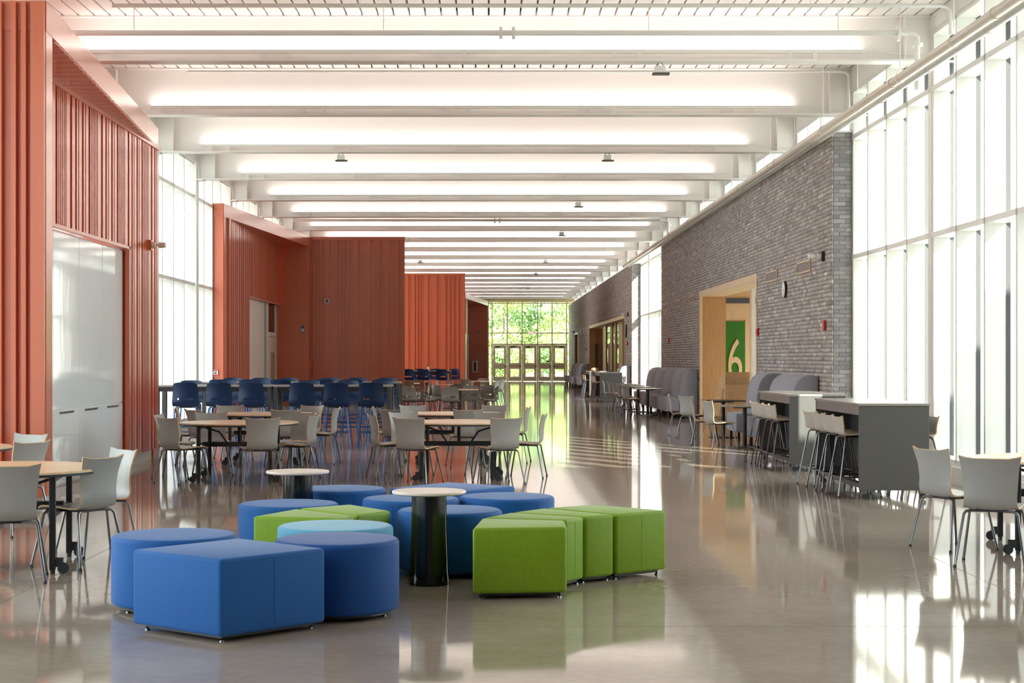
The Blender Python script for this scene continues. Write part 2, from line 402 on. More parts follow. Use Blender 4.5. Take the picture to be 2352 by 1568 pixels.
# ---- beams with their uplights
for n in range(0, 19):
    y = BY(n); zb = 5.356; zt = 6.03 if n == 0 else 6.17
    xl, xr = -6.20, 5.72
    if n == 0: zt = 5.95
    else: zt = 6.10
    b = empty('steel_beam', (0, y, zb), label='white steel ceiling beam, the %s counted from the camera' % ORD[n], cat='beam', group='white ceiling beams across the hall')
    slab('web', M['beam'], b, xl, -.012, .02, xr, .012, zt-zb-.02)
    slab('bottom_flange', M['beam'], b, xl, -.13, 0, xr, .13, .025)
    slab('top_flange', M['beam'], b, xl, -.10, zt-zb-.02, xr, .10, zt-zb-.001)
    for e in (xl+.35, xr-.35): slab('stiffener', M['beam'], b, e-.008, -.12, .025, e+.008, .12, zt-zb-.02)
    la = empty('linear_light', (0, y-.10, zb+.025), label='white linear uplight along the %s ceiling beam from the camera' % ORD[n], cat='lamp', group='linear uplights on the beams')
    MB().box(-5.3, -.045, .075, 4.8, .035, .12).build('housing', M['whitemetal'], la)
    MB().box(-5.28, -.030, .1205, 4.78, .030, .124).build('diffuser', M['lampon'], la)
    xx = -5.15
    while xx < 4.8:
        slab('bracket', M['whitemetal'], la, xx-.03, -.03, 0, xx+.03, .03, .075)
        if xx+.32 < 4.8: slab('bracket', M['whitemetal'], la, xx+.29, -.03, 0, xx+.35, .03, .075)
        xx += 2.26
    MB().tube([(4.8,0,.09),(4.95,.02,.12),(5.1,.03,.10),(5.3,.02,.075),(5.6,.03,.08)], .008, 6).build('conduit', M['whitemetal'], la)
for n in range(-1, 19):
    if n >= 0 or True:
        where = 'at the near right glazing' if n == -1 else 'on the right, under the %s beam end' % ORD[n]
        if n >= 0: column(5.83, n, 'white steel column %s' % where)
for n in range(2, 12):
    column(-6.33, n, 'white steel column on the left, under the %s beam end' % ORD[n])

# ---- brick walls, real bricks
BW, BH, BJ = .2032, .0677, .010
def brick_array(boxes, tone):
    """boxes: N x 6 (x0,y0,z0,x1,y1,z1); returns mesh with per face tone"""
    B = np.asarray(boxes, dtype=np.float32); N = len(B)
    idx = np.array([[0,1,2],[3,1,2],[3,4,2],[0,4,2],[0,1,5],[3,1,5],[3,4,5],[0,4,5]])
    V = B[:, idx].reshape(-1, 3)
    F = np.array([[0,1,5,4],[4,5,6,7],[3,0,4,7],[3,2,1,0],[1,2,6,5]], dtype=np.int32)
    L = (np.arange(N)[:,None,None]*8+F[None]).reshape(-1)
    me = bpy.data.meshes.new('brickwork'); nf = N*5
    me.vertices.add(len(V)); me.vertices.foreach_set('co', V.ravel())
    me.loops.add(nf*4); me.loops.foreach_set('vertex_index', L.astype(np.int32))
    me.polygons.add(nf); me.polygons.foreach_set('loop_start', np.arange(nf, dtype=np.int32)*4)
    a = me.attributes.new('tone', 'FLOAT_COLOR', 'FACE')
    t = np.repeat(np.concatenate([tone, np.ones((N,1))], 1), 5, axis=0).astype(np.float32)
    a.data.foreach_set('color', t.ravel())
    me.update(calc_edges=True); me.validate()
    return me
def tones(N):
    t = rng.normal(1.0, .13, (N,1)); hot = rng.random((N,1)) < .12; t = np.where(hot, t*1.3, t); t = np.clip(t, .55, 2.0)
    return t*np.array([[1.03, 1.0, .99]])+rng.normal(0, .03, (N,3))
def brick_wall(name, y0, y1, holes, xf=5.40, th=.32, z1=5.08, skip=()):
    w = empty(name, kind='structure')
    # core of mortar around the holes
    ys = sorted(holes, key=lambda h: h[0]); cur = y0
    mb = MB()
    for (a, b, zt) in ys:
        mb.box(xf+.006, cur+.006, 0, xf+th, a, z1-.004); mb.box(xf+.006, a, zt, xf+th, b, z1-.004); cur = b
    mb.box(xf+.006, cur+(.006 if cur == y0 else 0), 0, xf+th, y1, z1-.004)
    mb.build('mortar_core', M['mortar'], w)
    boxes = []; nr = int(round(z1/BH))
    for r in range(nr):
        za = r*BH+BJ/2; zb = (r+1)*BH-BJ/2
        off = 0 if r % 2 else -BW/2
        y = y0+off
        while y < y1:
            a = max(y, y0)+(BJ/2 if y >= y0 else 0); b = min(y+BW-BJ/2, y1)
            y += BW
            if b-a < .03: continue
            segs = [(a, b)]
            for (h0, h1, zt) in holes:
                if za >= zt: continue
                ns = []
                for (p, q) in segs:
                    if q <= h0 or p >= h1: ns.append((p, q))
                    else:
                        if p < h0-.03: ns.append((p, h0))
                        if q > h1+.03: ns.append((h1, q))
                segs = ns
            for (p, q) in segs: boxes.append((xf-rng.random()*.004, p, za, xf+.03, q, zb))
    me = brick_array(boxes, tones(len(boxes))); me.materials.append(M['bricks'])
    o = bpy.data.objects.new('brickwork', me); COL.objects.link(o); o.parent = w; o['kind'] = 'stuff'
    # the end face towards the camera: every brick a part
    for r in range(nr):
        za = r*BH+BJ/2; zb = (r+1)*BH-BJ/2
        cuts = [xf+.032, xf+.032+.09, xf+th] if r % 2 else [xf+.032, xf+.032+.192, xf+th]
        for p, q in zip(cuts[:-1], cuts[1:]):
            slab('brick', M['brick'], w, p+BJ/2, y0-rng.random()*.004, za, q-BJ/2, y0+.03, zb)
    MB().box(xf-.012, y0-.012, z1, xf+th+.02, y1+.01, z1+.03).build('coping', M['whitemetal'], w)
    return w
wall1 = brick_wall('wall_right', 25.34, 50.2, [(32.3, 41.1, 3.24)])
wall2 = brick_wall('wall_right.001', 60.5, YEND, [(63.6, 85.8, 3.26), (96.5, 100.2, 3.1)], th=.60)

# wood lined portal in the first brick wall, with the room behind
p = empty('trim_3', kind='structure')
MB().box(5.385, 32.3, 3.10, 5.99, 41.1, 3.24).build('header', M['woodlight'], p)
MB().box(5.99, 32.3, 3.14, 9.0, 43.4, 3.24).build('soffit', M['wood'], p)
MB().box(5.385, 41.0, 0, 6.05, 41.1, 3.10).build('jamb', M['wood'], p)
MB().box(5.385, 32.3, 0, 5.99, 32.36, 3.10).build('jamb', M['woodlight'], p)
MB().box(5.385, 40.94, 0, 5.45, 41.0, 3.10).build('jamb_edge', M['woodlight'], p)
p = empty('wall_right.002', kind='structure')
MB().box(6.05, 43.0, 0, 9.0, 43.1, 3.06).build('panel', M['woodlight'], p)
MB().box(6.05, 42.9, 3.0, 9.0, 43.0, 3.14).build('bulkhead', M['lamdark'], p)
MB().box(6.0, 41.1, 0, 6.05, 43.1, 3.14).build('return_panel', M['wood'], p)
MB().box(9.0, 25.4, 0, 9.1, 33.0, 5.0).build('outer_wall', M['white'], p); MB().box(9.0, 43.0, 0, 9.1, 50.2, 5.0).build('outer_wall', M['white'], p)
MB().box(9.0, 33.0, 0, 9.1, 43.0, .5).build('outer_wall', M['white'], p); MB().box(9.0, 33.0, 3.0, 9.1, 43.0, 5.0).build('outer_wall', M['white'], p)
MB().box(9.04, 33.0, .5, 9.06, 43.0, 3.0).build('pane', M['glass'], p)  # unseen window, added to let daylight into the portal room
MB().box(5.99, 32.26, 0, 9.0, 32.36, 3.14).build('near_panel', M['white'], p)
MB().box(5.99, 43.1, 0, 9.0, 43.2, 5.0).build('cross_wall', M['white'], p)
MB().box(5.73, 25.34, 4.9, 9.1, 50.2, 5.0).build('roof', M['white'], p)
MB().box(5.73, 25.36, 0, 9.1, 25.5, 5.0).build('end_wall', M['white'], p)
MB().box(6.6, 25.5, -.1, 9.0, 50.2, 0).build('room_floor', M['plinth'], p)
sg = empty('number_panel', (6.585, 42.97, 0), label='tall green panel with a pale wood number 6 inside the portal', cat='sign')
MB().box(-.27, -.02, .25, .27, .025, 2.52).build('felt_panel', M['greenfelt'], sg)
MB().box(-.30, -.01, .22, -.27, .025, 2.55).build('frame', M['woodlight'], sg)
MB().box(.27, -.01, .22, .30, .025, 2.55).build('frame', M['woodlight'], sg)
six = text_mesh('numeral', '6', M['woodlight'], .37, 1.14, .03, sg); six.location = (.0, -.035, 1.49)
po = MB().box(5.89, 35.96, 0, 5.97, 36.04, 3.10).build('trim_4', M['whitemetal']); po['kind'] = 'structure'
po = MB().box(6.15, 37.8, 0, 6.23, 37.88, 3.10).build('trim_5', M['woodlight']); po['kind'] = 'structure'
# portal in the second brick wall
p = empty('trim_6', kind='structure')
MB().box(5.385, 63.6, 3.12, 6.1, 85.8, 3.26).build('header', M['woodlight'], p)
MB().box(5.385, 85.7, 0, 6.3, 85.8, 3.12).build('jamb', M['wood'], p)
MB().box(5.70, 85.66, 0, 6.25, 85.7, 2.3).build('door_leaf', M['lamdark'], p)
MB().box(5.385, 63.6, 0, 6.1, 63.7, 3.12).build('jamb', M['woodlight'], p)
for (a, b) in ((78.2, 80.2), (74.4, 75.6), (72.2, 73.0), (68.6, 70.6)):
    MB().box(5.72, a, 0, 5.82, b, 3.12).build('post', M['woodlight'], p)
MB().box(5.76, 63.7, 0, 5.78, 85.7, 3.12).build('pane', M['glass'], p)
p = empty('wall_right.003', kind='structure')
MB().box(8.0, 60.5, 0, 8.1, YEND, 5.0).build('outer_wall', M['white'], p)
MB().box(6.0, 60.5, 4.9, 8.1, YEND, 5.0).build('roof', M['white'], p)
MB().box(6.1, 85.8, 0, 8.0, 85.9, 5.0).build('cross_wall', M['white'], p)
MB().box(6.0, 60.55, 0, 8.1, 60.7, 5.0).build('end_wall', M['white'], p)
MB().box(6.6, 60.7, -.1, 8.0, YEND, 0).build('room_floor', M['plinth'], p)
d = empty('door_6', kind='structure')
MB().box(5.55, 96.5, 0, 5.6, 100.2, 3.1).build('door_leaf', M['wood'], d)
MB().box(5.385, 96.5, 3.0, 5.6, 100.2, 3.1).build('header', M['woodlight'], d)
MB().box(5.385, 100.1, 0, 5.6, 100.2, 3.0).build('jamb', M['wood'], d)

# ---- red ribbed volumes on the left
RED = M['red']
def ribs_y(par, x, pats, z0, z1, proud=.05):           # ribs on a wall facing +X
    for a, b in pats: slab('rib', RED, par, x-.005, a, z0, x+proud, b, z1)
def ribs_x(par, y, pats, z0, z1, proud=.045):           # ribs on a wall facing the camera
    for a, b in pats: slab('rib', RED, par, a, y-proud, z0, b, y+.005, z1)
PAT = [(.0,.07),(.11,.24),(.33,.37),(.41,.45),(.49,.53),(.57,.61),(.65,.69),(.73,.90),(1.00,1.14),(1.22,1.29),(1.33,1.47)]
def pat_run(y0, y1, per=1.56):
    out = []; y = y0; i = 0
    while y < y1:
        for a, b in PAT:
            if y+a >= y1: break
            out.append((y+a, min(y+b, y1)))
        y += per
    return out
ZT = 5.08; ZS = 4.78; ZO = 3.11
# volume 1
v = empty('wall_left.002', kind='structure')
MB().prism([(-6.7,16.0),(-4.39,16.0),(-4.417,16.33),(-6.7,16.33)], .16, ZS).build('pier', RED, v)
MB().prism([(-6.7,15.99),(-4.385,15.99),(-5.09,24.87),(-6.7,24.87)], ZS, ZT).build('fascia', RED, v, bevel=.006)
m_ = MB(); m_.box(-5.35, 22.80, .16, -5.11, 24.86, ZS); m_.box(-5.35, 17.9, ZO, -5.11, 22.80, ZS); m_.box(-5.35, 16.33, .16, -5.11, 17.9, ZS)
m_.build('cladding', RED, v)
MB().box(-6.2, 24.6, 0, -5.11, 24.86, ZS).build('end_wall', RED, v)
MB().box(-5.12, 17.9, ZO-.04, -5.06, 22.84, ZO).build('opening_trim', RED, v)
MB().box(-5.12, 22.76, .16, -5.06, 22.80, ZO).build('opening_trim', RED, v)
pr = pat_run(18.6, 24.8)
ribs_y(v, -5.11, [q for q in pr if q[1] < 22.85], ZO, ZS-.06); ribs_y(v, -5.11, [q for q in pr if q[1] >= 22.85], .16, ZS-.06)
MB().box(-5.12, 16.4, ZS-.06, -5.04, 24.84, ZS).build('top_channel', RED, v)
ribs_x(v, 16.0, [(-6.6,-6.1),(-5.9,-5.8),(-5.6,-5.4),(-5.2,-5.0),(-4.91,-4.815),(-4.722,-4.674),(-4.622,-4.575),(-4.527,-4.395)], .16, ZT-.02, .06)
x = 16.5
while x < 24.6:
    xe = -4.39-.0795*(x-16)-.02
    if xe > -5.05: slab('soffit_board', RED, v, -5.06, x, ZS-.012, xe, x+.27, ZS)
    x += .29
pl = MB().prism([(-6.6,16.06),(-4.44,16.06),(-4.47,16.28),(-5.16,16.30),(-5.16,17.9),(-5.30,17.9),(-5.30,22.8),(-5.14,22.8),(-5.14,24.84),(-6.2,24.84),(-6.2,16.4),(-6.6,16.4)], 0, .16).build('plinth', M['plinth'], v)
# white cabinet wall set into it
cb = empty('storage_cabinet', (-5.16, 0, 0), label='glossy white full-height storage cabinets set into the red wall', cat='cabinet')
MB().box(-.14, 17.92, 0, -.022, 22.78, 3.07).build('carcass', M['whiteplastic'], cb)
yy = 22.76
for kx in range(4):
    up = MB().box(-.02, yy-1.205, .915, 0, yy, 3.05).build('door', M['board'], cb, bevel=.004)
    lo = MB().box(-.02, yy-1.205, .02, 0, yy, .905).build('door', M['board'], cb, bevel=.004)
    MB().box(-.001, yy-.92, .862, .014, yy-.30, .885).build('handle', M['steel'], lo)
    yy -= 1.22
# volume 2
v = empty('wall_left.003', kind='structure')
MB().box(-6.56, 36.9, .16, -6.05, 37.2, ZT).build('front_panel', RED, v)
ribs_x(v, 36.9, [(-6.54,-6.34),(-6.29,-6.275),(-6.14,-6.06)], .16, ZT-.03, .03)
m_ = MB(); m_.box(-6.4, 37.2, .16, -6.05, 40.6, ZS); m_.box(-6.4, 40.6, ZO, -6.05, 46.55, ZS); m_.box(-6.4, 46.45, .16, -6.05, 46.6, ZO)
m_.build('cladding', RED, v)
MB().prism([(-6.06,36.89),(-5.18,47.05),(-6.4,47.05),(-6.4,36.89)], ZS, ZT).build('fascia', RED, v)
MB().box(-6.06, 46.6, .16, -5.18, 47.04, ZS).build('return_pier', RED, v)
ribs_x(v, 46.6, [(-5.93,-5.74),(-5.52,-5.40),(-5.27,-5.19)], .16, ZS, .02)
pr = pat_run(37.35, 46.4)
ribs_y(v, -6.05, [q for q in pr if q[1] <= 40.6], .16, ZS); ribs_y(v, -6.05, [q for q in pr if q[1] > 40.6], ZO, ZS)
MB().box(-6.06, 40.55, ZO-.05, -6.0, 46.5, ZO).build('opening_trim', RED, v)
MB().box(-6.5, 37.0, 0, -6.09, 46.6, .16).build('plinth', M['plinth'], v)
MB().box(-6.09, 46.66, 0, -5.23, 47.0, .16).build('plinth', M['plinth'], v)
d = empty('door_7', kind='structure')
for a in (40.62, 41.7, 42.78): MB().box(-6.13, a, .02, -6.10, a+1.06, ZO-.05).build('sliding_panel', M['paletop'], d, bevel=.006)
MB().box(-6.15, 43.85, .02, -6.10, 43.97, ZO-.05).build('frame', M['whitemetal'], d)
MB().box(-6.15, 44.35, .02, -6.10, 44.75, ZO-.05).build('frame', M['whitemetal'], d)
MB().box(-6.15, 46.30, .02, -6.10, 46.45, ZO-.05).build('frame', M['whitemetal'], d)
MB().box(-6.15, 44.75, 2.15, -6.10, 46.30, 2.27).build('frame', M['whitemetal'], d)
MB().box(-6.15, 44.80, .02, -6.11, 46.25, 2.14).build('door_leaf', M['tan'], d)
MB().box(-6.108, 45.3, .5, -6.104, 46.1, 1.7).build('door_glass', M['glass'], d)
MB().box(-6.13, 43.97, .02, -6.12, 46.30, ZO-.05).build('pane', M['glass'], d)
MB().box(-6.45, 40.6, 0, -6.36, 46.5, ZO).build('inner_wall', M['lamdark'], d)
# volume 3
v = empty('wall_left.004', kind='structure')
MB().prism([(-5.18,47.2),(-2.44,47.2),(-4.8,62.0),(-6.3,62.0),(-6.3,47.05),(-5.18,47.05)], .16, ZT).build('cladding', RED, v)
cp = [(1172,1182),(1190,1204),(1219,1230),(1244,1256),(1274,1310),(1356,1368),(1384,1394),(1412,1422),(1432,1448),(1474,1514),(1562,1604),(1650,1670),(1696,1738),(1782,1806),(1828,1849)]
ribs_x(v, 47.2, [((a/3.137+340-1121)*47.2/3700, (b/3.137+340-1121)*47.2/3700) for a, b in cp], .16, ZT-.08, .045)
MB().box(-5.18, 47.14, ZT-.08, -2.43, 47.2, ZT+.01).build('top_trim', RED, v)
MB().prism([(-5.1,47.26),(-2.52,47.26),(-4.85,61.9),(-6.2,61.9)], 0, .16).build('plinth', M['plinth'], v)
# volume 4
v = empty('wall_left.005', kind='structure')
MB().prism([(-4.6,67.4),(-.965,67.4),(-1.55,82.0),(-6.2,82.0)], .16, ZT).build('cladding', RED, v)
cp = [(60,100),(120,150),(184,206),(220,234),(250,258),(290,326),(366,404),(440,482),(505,520),(545,558),(580,600),(618,655)]
ribs_x(v, 67.4, [((a/3.92+900-1121)*67.4/3700, (b/3.92+900-1121)*67.4/3700) for a, b in cp], .16, ZT-.08, .05)
MB().box(-4.6, 67.33, ZT-.08, -.955, 67.4, ZT+.01).build('top_trim', RED, v)
MB().prism([(-4.5,67.5),(-1.02,67.5),(-1.6,81.9),(-6.1,81.9)], 0, .16).build('plinth', M['plinth'], v)
# volume 5
v = empty('wall_left.006', kind='structure')
MB().prism([(-1.22,87.0),(0.0,99.4),(-6.2,99.4),(-6.2,87.0)], ZS, ZT).build('fascia', RED, v)
MB().box(-1.6, 87.0, .16, -1.22, 99.4, ZS).build('cladding', RED, v)
MB().box(-1.22, 99.0, .16, -.02, 99.4, ZS).build('return_pier', RED, v)
MB().box(-6.2, 86.8, .16, -1.22, 87.0, ZT).build('front_panel', RED, v)
pr = pat_run(87.1, 94.0); ribs_y(v, -1.22, pr, 2.9, ZS, .03)
MB().box(-6.1, 87.1, 0, -.08, 99.3, .16).build('plinth', M['plinth'], v)
MB().box(-6.2, 99.4, 0, 0.0, YEND, ZT).build('lobby_wall', M['white'], v)
d = empty('door_8', kind='structure')
MB().box(-1.21, 94.3, .16, -1.18, 98.6, 2.85).build('glass_leaf', M['lamdark'], d)
MB().box(-1.20, 94.2, .16, -1.15, 94.4, 2.9).build('frame', M['whitemetal'], d)
MB().box(-1.20, 96.4, .16, -1.15, 96.6, 2.9).build('frame', M['whitemetal'], d)

# ---- end wall with glazing and doors
e = empty('wall_end', kind='structure')
MB().box(-6.9, YEND-.9, 5.36, 6.5, YEND+.2, 6.3).build('bulkhead', M['woodlight'], e)
MB().box(-6.9, YEND, 0, 0.0, YEND+.2, 5.36).build('wall_panel', M['white'], e)
MB().box(5.72, YEND, 0, 6.5, YEND+.2, 5.36).build('wall_panel', M['white'], e)
XM = [.27, 1.28, 2.28, 3.31, 4.28, 5.25]
_win[0] += 1
w = empty('window_%d' % _win[0], kind='structure')
for xm in [.02]+XM+[5.66]: slab('mullion', M['tan'], w, xm-.035, YEND-.08, 2.48 if .1 < xm < 5.5 else 0, xm+.035, YEND+.08, 5.36)
for z in (3.23, 5.22, 5.33): slab('transom', M['tan'], w, 0, YEND-.07, z-.035, 5.70, YEND+.07, z+.035)
allx = [.02]+XM+[5.66]
for a, b in zip(allx[:-1], allx[1:]):
    zz = [2.52, 3.23, 5.22] if .1 < a < 5.2 else [.05, 3.23, 5.22]
    for z0, z1 in zip(zz[:-1], zz[1:]): slab('pane', M['glassgreen'], w, a+.035, YEND-.008, z0+.03, b-.035, YEND+.008, z1-.03)
    slab('pane', M['glassgreen'], w, a+.035, YEND-.008, 5.25, b-.035, YEND+.008, 5.30)
fr = empty('trim_7', kind='structure')
for xm in XM: slab('door_post', M['tan'], fr, xm-.05, YEND-.09, 0, xm+.05, YEND+.09, 2.48)
slab('door_head', M['tan'], fr, XM[0]-.05, YEND-.09, 2.42, XM[-1]+.05, YEND+.09, 2.52)
for i in range(5):
    a, b = XM[i]+.06, XM[i+1]-.06; c = (a+b)/2
    d = empty('door_%d' % (i+1), kind='structure')
    gx0, gx1 = c-.29, c+.29
    slab('stile', M['tan'], d, a, YEND-.03, .02, gx0, YEND+.03, 2.41); slab('stile', M['tan'], d, gx1, YEND-.03, .02, b, YEND+.03, 2.41)
    for z0, z1 in ((.02,.31),(.83,1.23),(2.21,2.41)): slab('rail', M['tan'], d, gx0, YEND-.03, z0, gx1, YEND+.03, z1)
    for z0, z1 in ((.31,.83),(1.23,2.21)): slab('pane', M['glassgreen'], d, gx0, YEND-.006, z0, gx1, YEND+.006, z1)
    slab('panic_bar', M['woodlight'], d, a+.03, YEND-.10, 1.01, b-.03, YEND-.06, 1.06)
    slab('bar_end', M['lamdark'], d, (b-.12 if i < 4 else a+.02), YEND-.11, .94, (b-.04 if i < 4 else a+.10), YEND-.03, 1.06)
    if i != 3: slab('closer', M['lamgrey'], d, c-.28 if i < 4 else c+.02, YEND-.10, 2.26, c+.02 if i < 4 else c+.30, YEND-.03, 2.34)
ex = empty('exit_sign', (2.83, YEND-.35, 3.14), label='hanging EXIT sign with red letters before the end glazing', cat='sign')
MB().box(-.18, -.025, 0, .18, .025, .21).build('housing', emit('exit_face', (1, .93, .85), .32), ex)
t = text_mesh('lettering', 'EXIT', emit('exit_letters', (.8, .02, .01), .3), .30, .15, .006, ex); t.location = (0, -.028, .105)
MB().box(-.01, -.01, .19, .01, .01, 2.22).build('hanger', M['whitemetal'], ex)
st = empty('window_sticker', (3.98, YEND-.012, 1.33), label='small olive round stickers on a far door window', cat='sticker')
for dx in (-.05, .05): MB().cyl((dx,0,0),(dx,-.004,0), .06, n=12).build('disc', mat('olive', (.12,.14,.02), .6, noise=.1), st)

# ---- courtyard wing wall and added sun blockers outside the right glazing
o_ = empty('wall_outside', kind='structure')
MB().box(10.3, 37.4, -.2, 24, 37.7, 6.5).build('brick_face', M['brickext'], o_)
o_ = empty('unseen_sun_block', kind='structure')
MB().box(7.2, -14, -.2, 40, 9.3, 7.5).build('sun_block', M['brickext'], o_)  # unseen block, added to keep the low sun off the near bays

o_ = empty('brick_end_sun_block', kind='structure')
MB().box(5.985, 24.30, 0, 6.03, 24.86, 5.72).build('sun_block_panel', M['whitemetal'], o_)  # hidden panel, added to keep the sun off the brick end face
# ================================================================== TREES OUTSIDE
def leaf_cloud(name, m, par, blobs, n, size):
    V = []; F = []
    w = np.array([b[3]**2 for b in blobs]); w = w/w.sum()
    for i in range(n):
        b = blobs[rng.choice(len(blobs), p=w)]
        d = rng.normal(size=3); d /= np.linalg.norm(d); r = b[3]*(.55+.5*rng.random())
        c = np.array(b[:3])+d*r*np.array([1,1,.85])
        u = rng.normal(size=3); u /= np.linalg.norm(u); q = np.cross(u, d+rng.normal(size=3)*.5); q /= np.linalg.norm(q)
        s = size*(.6+.8*rng.random()); k0 = len(V)
        V += [c-u*s, c+q*s*.5, c+u*s, c-q*s*.5]; F.append((k0,k0+1,k0+2,k0+3))
    me = bpy.data.meshes.new(name); me.from_pydata([tuple(v) for v in V], [], F); me.materials.append(m); me.update()
    o = bpy.data.objects.new(name, me); COL.objects.link(o); o.parent = par; o['kind'] = 'stuff'; return o
TREES = [(-2.5,132,9,'A','leafy tree at the left edge of the end glazing'),(1.2,131,10,'A','yellow green tree behind the leftmost end doors'),
         (4.4,136,11,'B','darker green tree behind the middle of the end glazing'),(7.2,129,9.5,'A','bright tree behind the rightmost end door'),
         (10.5,137,10,'B','dark tree at the right edge of the end glazing'),(2.9,148,13,'A','tall pale tree behind the others at the end glazing'),
         (-.6,146,12,'B','tall dark tree far behind the left end doors'),(8.5,150,13,'A','tall tree far behind the right end doors')]
for (x, y, h, kd, lb) in TREES:
    t = empty('tree', (x, y, -.12), label=lb, cat='tree', group='trees beyond the end doors')
    bl = [(rng.normal(0,1.3), rng.normal(0,1.2), h*(.12+.76*rng.random()), .9+.7*rng.random()) for _ in range(20)]
    leaf_cloud('foliage', M['leaf'+kd], t, bl, 6500, .15)
    mb = MB(); mb.cyl((0,0,0),(0.1,0,h*.75), .16, .05, 8)
    for q in bl[:6]: mb.cyl((0.05,0,h*.3),(q[0]*.8,q[1]*.8,q[2]), .05, .015, 5)
    mb.build('trunk', M['bark'], t)
for i, x in enumerate((-1.0, .9, 2.6, 4.2, 6.0, 7.8)):
    t = empty('shrub', (x, 119.5+4.0*(i % 2), -.12), label='bushy green shrub on the lawn, %s from the left beyond the end doors' % ORD[i], cat='shrub', group='shrubs beyond the end doors')
    leaf_cloud('foliage', M['leafB' if i % 2 else 'leafA'], t, [(rng.normal(0,.4), rng.normal(0,.35), .8+1.3*rng.random(), .6) for _ in range(9)], 2200, .11)
    MB().cyl((0,0,0),(0,0,1.0), .06, .03, 6).build('stem', M['bark'], t)
for i, (x, y) in enumerate([(10.6,35.2),(12.6,35.2)]):
    t = empty('shrub', (x, y, -.12), label=['shrub by the pale outside brick wall, left one','shrub by the pale outside brick wall, right one'][i], cat='shrub', group='shrubs in the courtyard')
    leaf_cloud('foliage', M['leafA'], t, [(rng.normal(0,.5), rng.normal(0,.3), .4+.5*rng.random(), .4) for _ in range(8)], 900, .10)
    MB().cyl((0,0,0),(0,0,.6), .04, .03, 6).build('stem', M['bark'], t)
#@@OBJECTS@@
# ================================================================== FURNITURE BUILDERS
def catmull(P, n):
    P = [np.array(p, float) for p in P]; P = [2*P[0]-P[1]]+P+[2*P[-1]-P[-2]]; out = []
    segs = len(P)-3
    for i in range(n):
        t = i/(n-1)*segs; k = min(int(t), segs-1); u = t-k
        a, b, c, d = P[k:k+4]
        out.append(.5*((2*b)+(-a+c)*u+(2*a-5*b+4*c-d)*u*u+(-a+3*b-3*c+d)*u**3))
    return out
def make_shell(par, prof, widths, m, medge, th=.012, ears=.018, nu=10, nv=22, dish=.03, slot=None, name='shell'):
    """bent one-piece seat and back: prof in (y,z), widths along it"""
    pr = catmull(prof, nv); wd = catmull([(w, 0) for w in widths], nv)
    top = np.zeros((nv, nu+1, 3)); 
    for i in range(nv):
        v = i/(nv-1); back = max(0, min(1, (v-.45)/.2))
        for j in range(nu+1):
            u = 2*j/nu-1
            y = pr[i][0]+back*dish*u*u; z = pr[i][1]+(1-back)*.012*u*u
            e = max(0, (abs(u)-.62)/.38); z += ears*(e*e*(3-2*e))*max(0, (v-.86)/.14)
            top[i, j] = (u*wd[i][0]/2, y, z)
    nrm = np.zeros_like(top)
    for i in range(nv):
        a = top[min(i+1, nv-1)]-top[max(i-1, 0)]
        for j in range(nu+1):
            b = top[i, min(j+1, nu)]-top[i, max(j-1, 0)]; n = np.cross(b, a[j]); nrm[i, j] = n/np.linalg.norm(n)
    # n points up / forward ; the outer skin is offset the other way
    if nrm[3, nu//2, 2] < 0: nrm = -nrm
    bot = top-nrm*th
    mb = MB(); V = list(top.reshape(-1, 3))+list(bot.reshape(-1, 3)); F = []; E = []
    N = nv*(nu+1); id = lambda i, j: i*(nu+1)+j
    for i in range(nv-1):
        for j in range(nu):
            if slot and slot[0] <= i < slot[1] and slot[2] <= j < slot[3]: continue
            F.append((id(i,j), id(i,j+1), id(i+1,j+1), id(i+1,j))); F.append((N+id(i,j), N+id(i+1,j), N+id(i+1,j+1), N+id(i,j+1)))
    mb.add(V, F); sh = mb.build(name, m, par, smooth=True, angle=50)
    ring = [(0,j) for j in range(nu)]+[(i,nu) for i in range(nv-1)]+[(nv-1,j) for j in range(nu,0,-1)]+[(i,0) for i in range(nv-1,0,-1)]
    VV = []; 
    for (i,j) in ring: VV += [top[i,j], bot[i,j]]
    k = len(ring)
    FF = [(2*a, 2*a+1, 2*((a+1)%k)+1, 2*((a+1)%k)) for a in range(k)]
    eb = MB(); eb.add(VV, FF); ed = eb.build('shell_edge', medge, sh)
    return sh
PLY_PROF = [(.215,.425),(.17,.447),(.03,.442),(-.10,.432),(-.165,.443),(-.198,.50),(-.205,.58),(-.215,.68),(-.235,.755),(-.255,.805)]
def ply_chair():
    r = empty('plywood_chair', label='x', cat='chair')
    sh = make_shell(r, PLY_PROF, [.40,.41,.41,.40,.385,.37,.375,.39,.41,.435], M['shell'], M['ply'])
    sh.children[0]['label'] = 'exposed pale wood edge of the shell'
    MB().box(-.09,-.13,.405,.09,.13,.426).build('seat_bracket', M['black'], r)
    for sx in (-1, 1):
        for sy in (-1, 1):
            mb = MB(); yb = .15*sy
            mb.tube([(sx*.05, sy*.10, .413),(sx*.15, yb, .413),(sx*.175, yb*1.04, .408),(sx*.19, yb*1.1, .39),(sx*.245, sy*.235, .012)], .0105, 8)
            lg = mb.build('leg', M['steel'], r, smooth=True)
            MB().cyl((sx*.245, sy*.235, 0),(sx*.245, sy*.235, .022), .013, .011, 8).build('glide', M['rubber'], lg)
    return r
